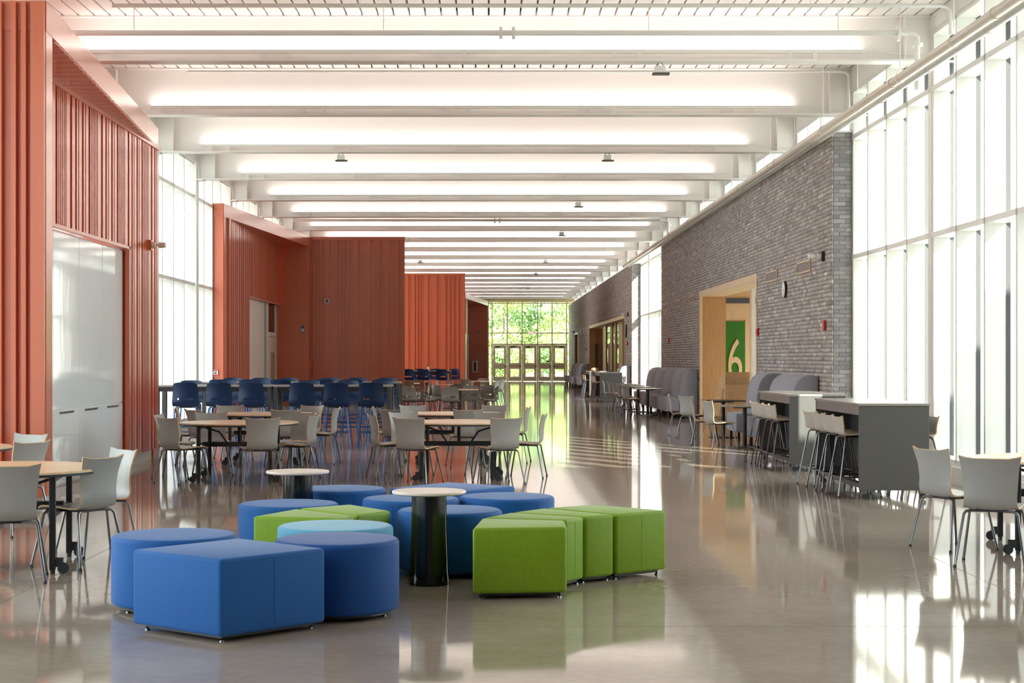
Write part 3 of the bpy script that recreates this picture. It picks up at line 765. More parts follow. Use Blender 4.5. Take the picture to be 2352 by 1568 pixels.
def ply_stool():
    r = empty('counter_stool', label='x', cat='stool')
    sh = make_shell(r, [(.19,.675),(.15,.695),(.03,.69),(-.09,.682),(-.15,.695),(-.178,.745),(-.185,.80),(-.195,.85),(-.205,.885)], [.37,.39,.39,.385,.375,.37,.375,.39,.41], M['shelltan'], M['ply'], ears=.02)
    sh.children[0]['label'] = 'exposed pale wood edge of the shell'
    MB().box(-.09,-.12,.655,.09,.12,.678).build('seat_bracket', M['black'], r)
    F = {}
    for sx in (-1, 1):
        for sy in (-1, 1):
            lg = MB().tube([(sx*.05, sy*.07, .664),(sx*.13, sy*.115, .662),(sx*.155, sy*.13, .645),(sx*.165, sy*.14, .61),(sx*.245, sy*.24, .012)], .011, 8).build('leg', M['steel'], r, smooth=True)
            MB().cyl((sx*.245, sy*.24, 0),(sx*.245, sy*.24, .022), .013, .011, 8).build('glide', M['rubber'], lg)
    z = .22; a = .245-.08*(z-.012)/.598; b = .24-.10*(z-.012)/.598
    MB().tube([(-a,-b,z),(a,-b,z),(a,b,z),(-a,b,z)], .008, 6, closed=True).build('footrest', M['steel'], r)
    return r
def blue_stool():
    r = empty('bar_stool', label='x', cat='stool')
    make_shell(r, [(.20,.70),(.16,.735),(.03,.728),(-.10,.715),(-.17,.728),(-.20,.79),(-.208,.86),(-.215,.98),(-.235,1.07),(-.255,1.125)], [.40,.43,.43,.43,.44,.45,.44,.42,.405,.385], M['bluep'], M['bluep'], th=.010, ears=-.018, dish=.05, slot=(13,14,2,8))
    MB().box(-.10,-.13,.69,.10,.13,.712).build('seat_bracket', M['black'], r)
    for sx in (-1, 1):
        for sy in (-1, 1):
            lg = MB().tube([(sx*.14, sy*.12, .70),(sx*.17, sy*.15, .69),(sx*.18, sy*.16, .66),(sx*.235, sy*.225, .012)], .012, 8).build('leg', M['bluesteel'], r, smooth=True)
            MB().cyl((sx*.235, sy*.225, 0),(sx*.235, sy*.225, .02), .014, .012, 8).build('glide', M['rubber'], lg)
    for z in (.27, .36):
        t = (z-.012)/.648; a = .235-.055*t; b = .225-.065*t
        MB().tube([(-a,-b,z),(a,-b,z),(a,b,z),(-a,b,z)] , .008, 6, closed=True).build('footrest', M['bluesteel'], r)
    return r
def taupe_chair(m, name='plastic_chair'):
    r = empty(name, label='x', cat='chair')
    make_shell(r, [(.21,.41),(.17,.445),(.03,.44),(-.10,.428),(-.17,.44),(-.20,.50),(-.208,.57),(-.215,.68),(-.235,.76),(-.255,.81)], [.42,.45,.45,.45,.45,.455,.45,.43,.415,.39], m, m, th=.010, ears=-.018, dish=.055, slot=(13,14,2,8))
    MB().box(-.10,-.13,.405,.10,.13,.424).build('seat_bracket', M['black'], r)
    for sx in (-1, 1):
        for sy in (-1, 1):
            lg = MB().tube([(sx*.10, sy*.12, .412),(sx*.17, sy*.15, .41),(sx*.185, sy*.16, .38),(sx*.235, sy*.235, .012)], .011, 8).build('leg', M['steel'], r, smooth=True)
            MB().cyl((sx*.235, sy*.235, 0),(sx*.235, sy*.235, .02), .013, .011, 8).build('glide', M['rubber'], lg)
    return r
def folding_table():
    r = empty('round_table', label='x', cat='table')
    R = .75
    tp = MB().lathe([(R-.004,.706),(R,.71),(R,.722),(R-.006,.727)], 64).build('tabletop', M['maple'], r, smooth=True)
    MB().lathe([(R-.02,.690),(R+.002,.693),(R+.003,.7095),(R-.02,.7095)], 64).build('edge_band', M['black'], tp, smooth=True)
    for sx in (-1, 1):
        for sy in (-1, 1):
            lg = MB().box(-.022,-.022,.03,.022,.022,.69).build('leg', M['black'], r, bevel=.004)
            lg.location = (sx*.44, sy*.50, 0)
            ca = empty('caster', (0, 0, 0), parent=lg)
            # caster arm on the outer side of each leg
            bpy.data.objects.remove(ca)
            c = MB(); c.box(-.02,-.012,.075,.085,.012,.115).build('caster_arm', M['lamgrey'], lg) if False else None
            mb = MB(); mb.cyl((.075*sx, -.014, .04),(.075*sx, .014, .04), .04, n=16); mb.box(min(0, .075*sx), -.010, .05, max(0, .075*sx), .010, .115)
            mb.cyl((0,0,0),(0,0,.03), .018, n=10)
            mb.build('caster', M['rubber'], lg)
    for sx in (-1, 1):
        MB().box(sx*.44-.02,-.52,.655,sx*.44+.02,.52,.69).build('end_rail', M['black'], r)
        MB().box(sx*.44-.015,-.50,.40,sx*.44+.015,.50,.43).build('end_rail', M['black'], r)
        MB().tube([(sx*.44,0,.66),(sx*.25,0,.60),(sx*.16,0,.47)], .012, 6).build('fold_brace', M['black'], r)
    MB().box(-.46,-.035,.415,.46,.035,.475).build('crossbar', M['black'], r, bevel=.004)
    MB().box(-.02,-.02,.475,.02,.02,.69).build('hinge_post', M['black'], r)
    return r
def pedestal_table(x, y, label):
    r = empty('pedestal_table', (x, y, 0), label=label, cat='table')
    MB().lathe([(.238,.612),(.250,.618),(.252,.628),(.247,.635)], 64).build('tabletop', M['paletop'], r, smooth=True)
    MB().lathe([(.138,.0),(.139,.02),(.132,.10),(.122,.40),(.118,.612)], 48).build('base', M['gloss_black'], r, smooth=True, angle=60)
def feet(par, pts):
    for (x, y) in pts:
        MB().cyl((x,y,0),(x,y,.010), .016, .012, 10).build('foot', M['steel'], par)
        f = MB().lathe([(.006,.010),(.013,.018),(.006,.026),(.006,.04)], 10, (x, y)).build('foot', M['steel'], par, smooth=True)
def round_pouf(x, y, m, label, D=.745, rz=0):
    r = empty('round_pouf', (x, y, 0), rz, label=label, cat='ottoman', group='round upholstered poufs')
    R = D/2; b = .028; prof = []
    for k in range(6): a = -PI/2+k/5*PI/2; prof.append((R-b+b*math.cos(a), .036+b+b*math.sin(a)))
    for k in range(6): a = k/5*PI/2; prof.append((R-b+b*math.cos(a), .455-b+b*math.sin(a)))
    prof.append((R*.5, .457)); 
    MB().lathe(prof, 72).build('cushion', m, r, smooth=True, angle=60)
    MB().lathe([(R-.05,.020),(R-.05,.036)], 40).build('base_board', M['black'], r)
    MB().tube([(R+.0005, 0, .07),(R+.0005, 0, .42)], .0016, 5).build('seam', m, r)
    feet(r, [((R-.075)*math.cos(a), (R-.075)*math.sin(a)) for a in (.6, 2.2, 3.8, 5.3)])
    return r
def poly_pouf(name, poly, m, label, group, seam=None):
    cx = sum(p[0] for p in poly)/len(poly); cy_ = sum(p[1] for p in poly)/len(poly)
    r = empty(name, (cx, cy_, 0), label=label, cat='ottoman', group=group)
    P = [(x-cx, y-cy_) for x, y in poly]
    MB().prism(P, .036, .456).build('cushion', m, r, smooth=True, bevel=.022, seg=4, angle=80)
    MB().prism([(x*.86, y*.86) for x, y in P], .018, .037).build('base_board', M['black'], r)
    if seam:
        (ax, ay), (bx, by) = P[seam[0]], P[seam[1]]; sx, sy = ax+(bx-ax)*seam[2], ay+(by-ay)*seam[2]
        MB().tube([(sx, sy, .07),(sx, sy, .43)], .0016, 5).build('seam', m, r)
    feet(r, [(x*.84, y*.84) for x, y in P])
    return r
# ------------------------------------------------------------------ poufs in the foreground
round_pouf(-1.923, 9.88, M['blue'], 'round blue pouf at the far left of the front cluster, behind the blue angular one', .76)
round_pouf(-.905, 9.65, M['bluedk'], 'large round deep blue pouf in front, touching the blue angular pouf', .745, 2.2)
round_pouf(-.986, 10.41, M['ltblue'], 'round pale sky blue pouf between the deep blue one and the green wedges')
round_pouf(-1.485, 12.0, M['blue'], 'round blue pouf behind the left green wedges, before the farther coffee table')
round_pouf(-1.22, 13.38, M['blue'], 'round blue pouf just right of the farther coffee table', rz=-1.2)
round_pouf(-.596, 12.45, M['blue'], 'round blue pouf half hidden behind the nearer coffee table top', rz=-1.9)
round_pouf(-.273, 11.5, M['blue'], 'round blue pouf directly behind the nearer coffee table column', rz=-1.3)
round_pouf(.147, 12.62, M['blue'], 'round blue pouf behind the row of four green wedges', rz=-.9)
poly_pouf('angular_pouf', [(-2.005,9.07),(-1.432,8.617),(-.92,9.13),(-1.49,9.65)], M['blue'], 'square blue pouf turned on its corner, nearest the camera', 'angular blue poufs', (1,2,.5))
poly_pouf('angular_pouf', [(-.823,13.35),(-.26,12.97),(.231,13.57),(-.36,14.02)], M['blue'], 'square blue pouf at the back of the cluster, behind the round ones', 'angular blue poufs')
GW = 'green wedge poufs'
poly_pouf('wedge_pouf', [(-1.603,10.97),(-.95,10.80),(-.915,11.03),(-1.375,11.53)], M['green'], 'green wedge pouf left of two, behind the sky blue pouf', GW)
poly_pouf('wedge_pouf', [(-.897,11.06),(-.686,11.38),(-1.015,11.88),(-1.36,11.565)], M['green'], 'green wedge pouf right of two, behind the sky blue pouf', GW, (0,1,.5))
poly_pouf('wedge_pouf', [(-.099,10.20),(.502,10.28),(.51,10.70),(-.045,10.85)], M['green'], 'nearest green wedge pouf of the curved row of four', GW)
poly_pouf('wedge_pouf', [(.520,10.725),(.650,10.925),(.155,11.245),(-.035,10.875)], M['green'], 'second green wedge pouf from the front in the row of four', GW, (0,1,.5))
poly_pouf('wedge_pouf', [(.664,10.945),(.868,11.095),(.40,11.575),(.17,11.265)], M['green'], 'third green wedge pouf from the front in the row of four', GW)
poly_pouf('wedge_pouf', [(.885,11.115),(1.262,11.40),(.78,11.86),(.42,11.60)], M['green'], 'farthest green wedge pouf, right end of the row of four', GW, (0,1,.5))
pedestal_table(-.40, 10.93, 'nearer coffee table with black column base and round pale top')
pedestal_table(-1.52, 12.86, 'farther coffee table with black column base and round pale top')
# ------------------------------------------------------------------ round folding tables
T = folding_table(); TG = 'round mobile folding tables'
for (x, y, a, lb) in [(-3.15,20.4,2,'round wood topped folding table, front left of the middle four'),(-3.26,23.6,0,'round wood topped folding table behind the front left one'),
                      (-.373,20.6,-2,'round wood topped folding table, front right of the middle four'),(-.515,23.75,3,'round wood topped folding table behind the front right one'),
                      (-3.6,11.88,8,'round wood topped folding table at the left edge of the foreground'),(4.66,13.0,-10,'round table cut off at the right edge of the foreground'),
                      (-5.12,14.7,0,'round table mostly out of view at the left edge, by the red pier')]:
    place(T, x, y, a, lb, TG)
# ------------------------------------------------------------------ plywood chairs
C_ = ply_chair(); CG = 'grey plywood shell chairs'
CH = [
 (-3.75,19.76,-43,'grey plywood chair at the front left table, nearest on its left side'),(-2.79,19.62,20,'grey plywood chair at the front left table, back squarely to the camera'),
 (-2.42,20.45,78,'grey plywood chair at the front left table, right side in profile'),(-2.60,21.25,142,'grey plywood chair behind the front left table, facing the camera on its right'),
 (-3.62,21.2,-165,'grey plywood chair behind the front left table, facing the camera on its left'),(-4.02,20.72,-95,'grey plywood chair half hidden at the left edge of the front left table'),
 (-4.28,23.35,-82,'pale plywood chair left of the second left table, in profile'),(-3.98,22.8,-48,'grey plywood chair at the near left of the second left table'),
 (-3.88,24.55,-158,'bright plywood chair behind the second left table, on its left'),(-2.80,24.4,150,'plywood chair behind the second left table, on its right'),
 (-2.43,23.5,84,'plywood chair right of the second left table, in profile'),(-2.89,22.78,15,'plywood chair in front of the second left table, back to the camera'),
 (-.87,19.72,-24,'grey plywood chair at the front right table, nearest on the left, back to camera'),(.13,19.72,24,'grey plywood chair at the front right table, nearest on the right, back to camera'),
 (-1.27,20.65,-72,'grey plywood chair left of the front right table, in profile'),(-1.04,21.35,-155,'bright plywood chair behind the front right table, on its left'),
 (-.02,21.4,170,'plywood chair behind the front right table, on its right'),(.50,20.8,82,'plywood chair right of the front right table, in profile'),
 (-1.24,22.95,-42,'plywood chair at the near left of the second right table'),(-1.47,23.9,-85,'pale plywood chair left of the second right table'),
 (-.32,22.85,10,'plywood chair in front of the second right table, back to the camera'),(-1.08,24.55,-160,'bright plywood chair behind the second right table, on its left'),
 (.02,24.6,160,'plywood chair behind the second right table, on its right'),(.37,23.8,82,'plywood chair right of the second right table, in profile'),
 (-3.30,11.10,14,'dark backed plywood chair at the left foreground table, back to camera, cut by the edge'),(-3.02,11.9,62,'plywood chair right of the left foreground table, wood edge showing'),
 (-3.06,12.62,130,'bluish plywood chair behind the left foreground table, facing the camera'),
 (-4.46,15.12,150,'bright plywood chair by the red pier at the left edge'),(-4.14,14.02,62,'grey plywood chair before the bright one at the left edge'),
 (3.75,12.98,-66,'grey plywood chair at the right foreground table, farther of the two'),(3.74,11.92,-24,'grey plywood chair at the right foreground table, nearest, back squarely to camera'),
 (3.93,27.45,-72,'white lit plywood chair nearest the small pale square table'),(3.82,28.35,-100,'plywood chair half hidden behind the white lit one'),
 (3.98,31.1,-52,'plywood chair at the small dark square table, back to camera'),(3.84,32.1,-95,'plywood chair left of the small dark square table, wood edge showing'),
 (3.88,43.4,-72,'plywood chair first along the far bench tables'),(3.92,44.3,-92,'plywood chair second along the far bench tables'),(3.92,46.0,-88,'plywood chair third along the far bench tables'),
 (3.88,47.2,-92,'plywood chair fourth along the far bench tables'),(3.88,48.9,-85,'plywood chair fifth along the far bench tables'),(3.86,50.9,-95,'bluish plywood chair last along the far bench tables'),
 (3.95,67.0,-60,'white plywood chair standing before the farthest counter table'),
]
for (x, y, a, lb) in CH: place(C_, x, y, a, lb, CG)
# ------------------------------------------------------------------ mobile counter tables at right
def counter_table(x0, y0, L, Wd, label):
    r = empty('counter_table', (x0, y0, 0), label=label, cat='table')
    H = 1.044
    MB().box(-.01,-.01,H-.028,Wd+.01,L+.01,H).build('tabletop', M['bartop'], r, bevel=.004)
    for a in (0, L-.03): MB().box(0,a,.10,Wd,a+.03,H-.029).build('end_panel', M['lamgrey'], r, bevel=.003)
    for sx in (.005, Wd-.025): MB().box(sx,.031,H-.13,sx+.02,L-.031,H-.029).build('apron', M['apron'], r)
    MB().box(Wd/2-.012,.031,.14,Wd/2+.012,L-.031,H-.13).build('spine_panel', M['lamdark'], r)
    MB().box(.02,.031,.12,.10,L-.031,.17).build('bottom_rail', M['lamdark'], r); MB().box(Wd-.10,.031,.12,Wd-.02,L-.031,.17).build('bottom_rail', M['lamdark'], r)
    MB().box(Wd/2-.05,.031,.12,Wd/2+.05,L-.031,.138).build('shelf', M['lamdark'], r)
    for cx in (.07, Wd-.07):
        for cy_ in (.06, L-.06):
            c = empty('caster', (cx, cy_, 0), parent=r)
            MB().box(-.025,-.02,.06,.025,.02,.10).build('fork', M['steel'], c)
            MB().cyl((.012,-.014,.036),(.012,.014,.036), .036, n=18).build('wheel', M['rubber'], c, smooth=True)
    return r
counter_table(4.02, 17.45, 2.32, .76, 'nearest grey counter table on casters, at right')
counter_table(4.08, 21.8, 2.42, .76, 'second grey counter table on casters, sunlit end panel, at right')
counter_table(3.88, 56.0, 2.42, .78, 'far grey counter table on casters, beyond the bench tables')
counter_table(3.90, 62.0, 2.42, .78, 'farthest grey counter table on casters')
ST = ply_stool(); SG = 'plywood counter stools'
n4 = ['nearest','second nearest','third nearest','farthest']
for i, y in enumerate((17.95,18.47,18.98,19.5)): place(ST, 4.07, y, -86+3*i, '%s plywood stool on the left side of the nearest counter table' % n4[i], SG)
for i, y in enumerate((17.8,18.35,18.9,19.45)): place(ST, 4.74, y, 92-4*i, '%s plywood stool on the window side of the nearest counter table' % n4[i], SG)
for i, y in enumerate((22.25,22.75,23.25,23.75)): place(ST, 4.10, y, -88+2*i, '%s plywood stool on the left side of the second counter table' % n4[i], SG)
for i, y in enumerate((22.3,22.9,23.5)): place(ST, 4.80, y, 90, '%s plywood stool on the window side of the second counter table' % n4[i], SG)
for i, y in enumerate((56.4,56.95,57.5,58.05)): place(ST, 3.92, y, -90, '%s plywood stool on the left side of the far counter table' % n4[i], SG)
for i, y in enumerate((56.5,57.1,57.7)): place(ST, 4.64, y, 90, '%s plywood stool on the wall side of the far counter table' % n4[i], SG)
for i, y in enumerate((62.4,63.0,63.6)): place(ST, 3.93, y, -90, '%s plywood stool on the left side of the farthest counter table' % n4[i], SG)
# ------------------------------------------------------------------ banquettes and their tables
def banquette(y0, L, label):
    r = empty('banquette', (5.375, y0, 0), label=label, cat='bench', group='high backed grey banquettes along the brick walls')
    pr = [(0,.12),(0,1.25),(-.14,1.26),(-.26,1.235),(-.345,1.16),(-.40,1.05),(-.44,.85),(-.46,.60),(-.46,.12)]
    MB().extr_y(pr, .0, L).build('backrest', M['fabgrey'], r, smooth=True, bevel=.02, seg=2, angle=45)
    MB().box(-.83,0,.17,-.465,L,.52).build('seat', M['fabgrey'], r, smooth=True, bevel=.035, seg=3, angle=60)
    for x in (-.75, -.10):
        for y in (.10, L-.10): MB().box(x-.022,y-.022,0,x+.022,y+.022,.172).build('leg', M['black'], r)
    return r
for i, y in enumerate((41.3,43.55,45.8,48.05)): banquette(y, 2.2, '%s grey banquette of the four beyond the wood portal' % n4[i])
banquette(26.2, 2.2, 'grey banquette nearest the end of the brick wall, behind the counter table')
banquette(29.6, 1.15, 'grey banquette just before the wood portal')
banquette(60.8, 1.1, 'single grey banquette at the start of the far brick wall')
for i, y in enumerate((86.0,88.6,91.2,93.8)): banquette(y, 2.2, '%s grey banquette of the far group near the end doors' % n4[i])
def cafe_table(x, y, m, label, rz=0):
    r = empty('cafe_table', (x, y, 0), rz, label=label, cat='table', group='square cafe tables before the banquettes')
    MB().box(-.38,-.38,.70,.38,.38,.728).build('tabletop', m, r, bevel=.004)
    MB().lathe([(.28,0),(.28,.012),(.06,.03)], 32).build('base', M['black'], r, smooth=True)
    MB().cyl((0,0,.02),(0,0,.69), .038, n=16).build('column', M['black'], r, smooth=True)
    MB().box(-.2,-.03,.675,.2,.03,.70).build('spider', M['black'], r)
cafe_table(4.42, 27.75, M['greytop'], 'pale topped square cafe table beside the second counter table')
cafe_table(4.57, 31.3, M['darktop'], 'dark topped square cafe table before the wood portal')
for i, y in enumerate((43.4,46.2,48.6,50.8)): cafe_table(4.30, y, M['greytop'], '%s square cafe table of the four before the far banquettes' % n4[i])
# cardboard in the portal
b = empty('cardboard_box', (5.58, 35.7, 0), label='open brown cardboard box with a raised flap in the wood portal', cat='box')
for (x0,y0,x1,y1) in ((-.29,-.25,.29,-.243),(-.29,.243,.29,.25),(-.29,-.243,-.283,.243),(.283,-.243,.29,.243)): slab('side', M['card'], b, x0, y0, 0, x1, y1, .95)
slab('bottom', M['card'], b, -.28,-.24,0,.28,.24,.006)
fp = MB().box(-.29,-.004,0,.25,.004,.28).build('flap', M['card'], b); fp.location = (0,.25,.95); fp.rotation_euler = (.15,0,0)
fp = MB().box(-.004,-.24,-.22,.004,.24,0).build('flap', M['card'], b); fp.location = (.295,0,.95); fp.rotation_euler = (0,.1,0)
lc = empty('cardboard_sheet', (5.23, 36.6, 0), label='tall flattened cardboard carton leaning beside the box', cat='cardboard')
o = MB().box(-.13,-.02,0,.13,.02,1.10).build('sheet', M['cardlight'], lc); o.rotation_euler = (-.10,.16,0)
o = MB().box(-.015,-.026,.15,.015,-.02,.85).build('slot', M['card'], lc); o.rotation_euler = (-.10,.16,0)
o = MB().box(-.12,.024,0,.12,.05,1.06).build('sheet', M['card'], lc); o.rotation_euler = (-.10,.16,0)
pk = empty('cardboard_stack', (5.05, 34.6, 0), label='low stack of flattened brown cardboard on the floor by the portal', cat='cardboard')
for k in range(14): slab('sheet', M['card'], pk, -.24+.02*random.random(), -.35, k*.022, .24+.02*random.random(), .35, k*.022+.018)
# ------------------------------------------------------------------ blue bar stools and high tables
def high_table(x0, x1, y, label, group='dark high tables'):
    r = empty('high_table', ((x0+x1)/2, y, 0), label=label, cat='table', group=group); h = (x1-x0)/2; d = .38
    MB().box(-h,-d,1.03,h,d,1.06).build('tabletop', M['bartop'], r, bevel=.004)
    MB().box(-h+.03,-d+.02,.95,h-.03,-d+.04,1.029).build('apron', M['black'], r); MB().box(-h+.03,d-.04,.95,h-.03,d-.02,1.029).build('apron', M['black'], r)
    for sx in (-1, 1):
        for sy in (-1, 1): MB().box(sx*(h-.035)-.035, sy*(d-.05)-.05, 0, sx*(h-.035)+.035, sy*(d-.05)+.05, 1.029).build('leg', M['lamdark'], r)
        MB().box(sx*(h-.035)-.03,-d+.1,.10,sx*(h-.035)+.03,d-.1,.16).build('foot_rail', M['lamdark'], r)
high_table(-5.84,-3.80,28.6,'dark high table, left of the front pair'); high_table(-3.76,-1.70,28.6,'dark high table, right of the front pair')
high_table(-5.84,-3.83,32.6,'dark high table, left of the rear pair'); high_table(-3.79,-1.76,32.6,'dark high table, right of the rear pair')
high_table(-3.6,-1.42,62.5,'dark high table far off before the orange wall')
BS = blue_stool(); BG = 'navy blue plastic bar stools'
rows = [(27.55,0,(-5.14,-4.57,-4.01,-3.15,-2.58,-1.99),'front row, back to camera'),(29.62,180,(-5.50,-4.85,-4.22,-3.30,-2.60,-1.98),'second row'),
        (31.5,0,(-5.22,-4.63,-4.04,-3.22,-2.64,-2.06),'third row'),(33.62,180,(-5.36,-4.75,-4.18,-3.30,-2.73,-2.12),'rearmost row')]
for (y, a, xs, lb) in rows:
    for i, x in enumerate(xs): place(BS, x, y+random.uniform(-.04,.04), a+random.uniform(-5,5), 'navy bar stool, %s from left in the %s' % (ORD[i], lb), BG)
for (x, y, a, lb) in [(-3.04,61.5,0,'far navy bar stool before the orange wall, left one with its back to camera'),(-2.46,61.5,0,'far navy bar stool before the orange wall, middle one with its back to camera'),(-1.76,61.5,0,'far navy bar stool before the orange wall, right one with its back to camera'),
                      (-2.72,63.6,180,'far navy bar stool behind the far high table, left one'),(-2.1,63.6,180,'far navy bar stool behind the far high table, middle one'),(-1.36,63.5,170,'far navy bar stool at the right end of the far high table')]:
    place(BS, x, y, a, lb, BG)
cup = empty('paper_cup', (-2.32, 62.5, 1.06), label='small white cup on the far high table', cat='cup')
MB().lathe([(.03,0),(.042,.10),(.042,.13)], 16).build('cup', M['whiteplastic'], cup, smooth=True); MB().lathe([(.044,.13),(.044,.145)], 16).build('lid', M['whiteplastic'], cup)
# ------------------------------------------------------------------ taupe chairs with small round tables, mid distance
def bistro_table(x, y, R, label):
    r = empty('pedestal_dining_table', (x, y, 0), label=label, cat='table', group='round tables among the taupe chairs')
    MB().lathe([(R-.006,.700),(R,.704),(R,.722),(R-.006,.727)], 48).build('tabletop', M['maple'], r, smooth=True)
    MB().lathe([(.30,0),(.30,.012),(.07,.04)], 32).build('base', M['black'], r, smooth=True); MB().cyl((0,0,.03),(0,0,.70), .05, n=16).build('column', M['black'], r, smooth=True)
bistro_table(-.74,42.1,.50,'round table among the taupe chairs, nearest'); bistro_table(-2.63,46.3,.50,'round table among the taupe chairs, at left')
bistro_table(-2.75,53.0,.5,'round table among the taupe chairs, far left'); bistro_table(-.45,57.5,.5,'round table among the taupe chairs, far right'); bistro_table(-1.1,49.5,.5,'round table among the taupe chairs, in the middle')
TC = taupe_chair(M['taupe']); G2 = 'taupe plastic shell chairs'
for (x, y, a, lb) in [(-.95,41.25,-5,'taupe plastic chair nearest, back to the camera before the nearest round table'),(-.48,42.95,175,'taupe plastic chair facing the camera behind the nearest round table'),(.05,42.2,78,'taupe plastic chair right of the nearest round table, in profile'),
  (-1.55,42.1,-78,'taupe plastic chair left of the nearest round table, in profile'),(-1.98,41.6,-25,'taupe plastic chair at the far left of the nearest taupe row'),(-1.92,43.3,-70,'taupe plastic chair behind the leftmost near one'),
  (-1.25,43.3,-120,'taupe plastic chair behind the nearest round table, on its left'),(-.12,43.7,140,'taupe plastic chair behind the nearest round table, on its right'),(-.85,46.0,10,'taupe plastic chair in the middle of the group, back to camera'),
  (-2.5,45.4,-10,'taupe plastic chair before the left round table'),(-1.95,47.8,90,'taupe plastic chair right of the left round table'),(-1.65,48.9,-60,'taupe plastic chair left of the middle round table'),
  (-.5,50.2,120,'taupe plastic chair right of the middle round table'),(-1.9,53.4,85,'taupe plastic chair right of the far left round table'),(-2.6,52.0,0,'taupe plastic chair before the far left round table'),(-2.4,54.0,160,'taupe plastic chair behind the far left round table'),
  (-.78,56.6,-10,'taupe plastic chair before the far right round table'),(-.2,58.5,170,'taupe plastic chair behind the far right round table'),(.3,57.2,75,'taupe plastic chair right of the far right round table'),(-1.2,57.8,-80,'taupe plastic chair left of the far right round table')]:
    place(TC, x, y, a, lb, G2)
WC = taupe_chair(M['shell'], 'pale_plastic_chair')
for (x, y, a, lb) in [(-1.45,50.9,100,'pale plastic chair turned sideways among the taupe ones, left of a pair'),(-1.15,51.6,120,'pale plastic chair turned sideways among the taupe ones, right of a pair'),
                      (.12,53.0,75,'pale plastic chair at the right edge of the taupe group, nearer of two'),(.32,54.6,78,'pale plastic chair at the right edge of the taupe group, farther of two')]:
    place(WC, x, y, a, lb, 'pale plastic shell chairs')
# ================================================================== SMALL THINGS ON WALLS
XW = 5.397
def vent(y, z, label, L=1.15):
    r = empty('air_grille', (XW, y, z), label=label, cat='vent', group='framed air grilles in the brick')
    MB().box(-.002,-L/2,-.09,.0,L/2,.09).build('core', M['mortar'], r)
    for (a0, a1, b0, b1) in ((-L/2,L/2,.075,.10),(-L/2,L/2,-.10,-.075),(-L/2,-L/2+.03,-.075,.075),(L/2-.03,L/2,-.075,.075)): MB().box(-.02,a0,b0,.0,a1,b1).build('frame', M['woodlight'], r)
    for k in range(6): slab('slat', M['apron'], r, -.012, -L/2+.03, -.07+k*.025, -.002, L/2-.03, -.06+k*.025)
for i, y in enumerate((27.5,30.6)): vent(y, 3.09, 'framed air grille in the brick, %s' % ['nearest the wall end','next to the wood portal above the clock'][i])
for i, y in enumerate((42.6,45.7,48.9)): vent(y, 3.09, '%s framed air grille beyond the wood portal' % ORD[i])
for i, y in enumerate((87.5,90.7,93.7)): vent(y, 3.1, '%s framed air grille on the far brick wall' % ORD[i])
ck = empty('wall_clock', (XW, 29.2, 2.78), label='round white wall clock with black rim on the brick wall', cat='clock')
def disc_x(x0, x1, r, n=40):
    return MB().cyl((x0,0,0),(x1,0,0), r, n=n)
disc_x(0,-.045,.155).build('case', M['black'], ck, smooth=True)
fc = disc_x(-.0455,-.047,.142).build('face', M['whiteplastic'], ck)
for k in range(12):
    a = k*PI/6; MB().box(-.0485,-.004,.115,-.047,.004,.135).build('tick', M['black'], fc).rotation_euler = (a,0,0)
MB().box(-.049,-.005,-.01,-.0472,.005,.08).build('hour_hand', M['black'], ck).rotation_euler = (1.9,0,0)
MB().box(-.050,-.004,-.01,-.0482,.004,.115).build('minute_hand', M['black'], ck).rotation_euler = (2.9,0,0)
def wall_camera(x, y, z, dx, label, base='black'):
    r = empty('security_camera', (x, y, z), label=label, cat='camera')
    MB().box(min(0,dx*.05),-.09,-.075,max(0,dx*.05),.09,.075).build('back_box', M[base], r)
    MB().lathe([(.05,0),(.05,.05),(.02,.06)], 16).build('mount', M['whiteplastic'], r, smooth=True).rotation_euler = (0, math.copysign(PI/2, dx), 0)
    r.children[-1].location = (dx*.05, 0, 0)
    MB().cyl((dx*.10,0,0),(dx*.16,0,.0), .016, n=10).build('arm', M['whiteplastic'], r)
    MB().cyl((dx*.15,-.01,0),(dx*.25,-.02,0), .045, .038, 16).build('body', M['whiteplastic'], r, smooth=True)
    return r
wall_camera(XW, 25.9, 3.17, -1, 'white camera on a black box near the end of the near brick wall')
wall_camera(XW, 62.0, 3.23, -1, 'white camera on the far brick wall end')
wall_camera(-5.06, 24.05, 3.22, 1, 'white camera on the ribbed red wall at left', 'red')
wall_camera(XW, 101.0, 3.2, -1, 'white camera by the end glazing')
def alarm(x, y, z, label, s=1):
    r = empty('fire_alarm', (x, y, z), label=label, cat='alarm', group='red fire alarm strobes')
    MB().box(-.05,-.055,-.08,0,.055,.08).build('housing', M['redplastic'], r, bevel=.012)
    MB().box(-.075,-.025,-.03,-.05,.025,.035).build('strobe', M['whiteplastic'], r, bevel=.006)
for (y, z, lb) in [(25.75,2.06,'red fire alarm near the end of the near brick wall'),(32.1,2.06,'red fire alarm at the edge of the wood portal'),(47.9,2.06,'red fire alarm beyond the wood portal'),(62.2,2.1,'red fire alarm at the start of the far brick wall'),(88.3,2.05,'small red fire alarm on the far brick wall')]:
    alarm(XW, y, z, lb)
r = empty('thermostat', (XW, 62.9, 2.6), label='black wall device beside the second portal', cat='device')
MB().box(-.05,-.3,-.25,0,.3,.25).build('case', M['black'], r, bevel=.01)
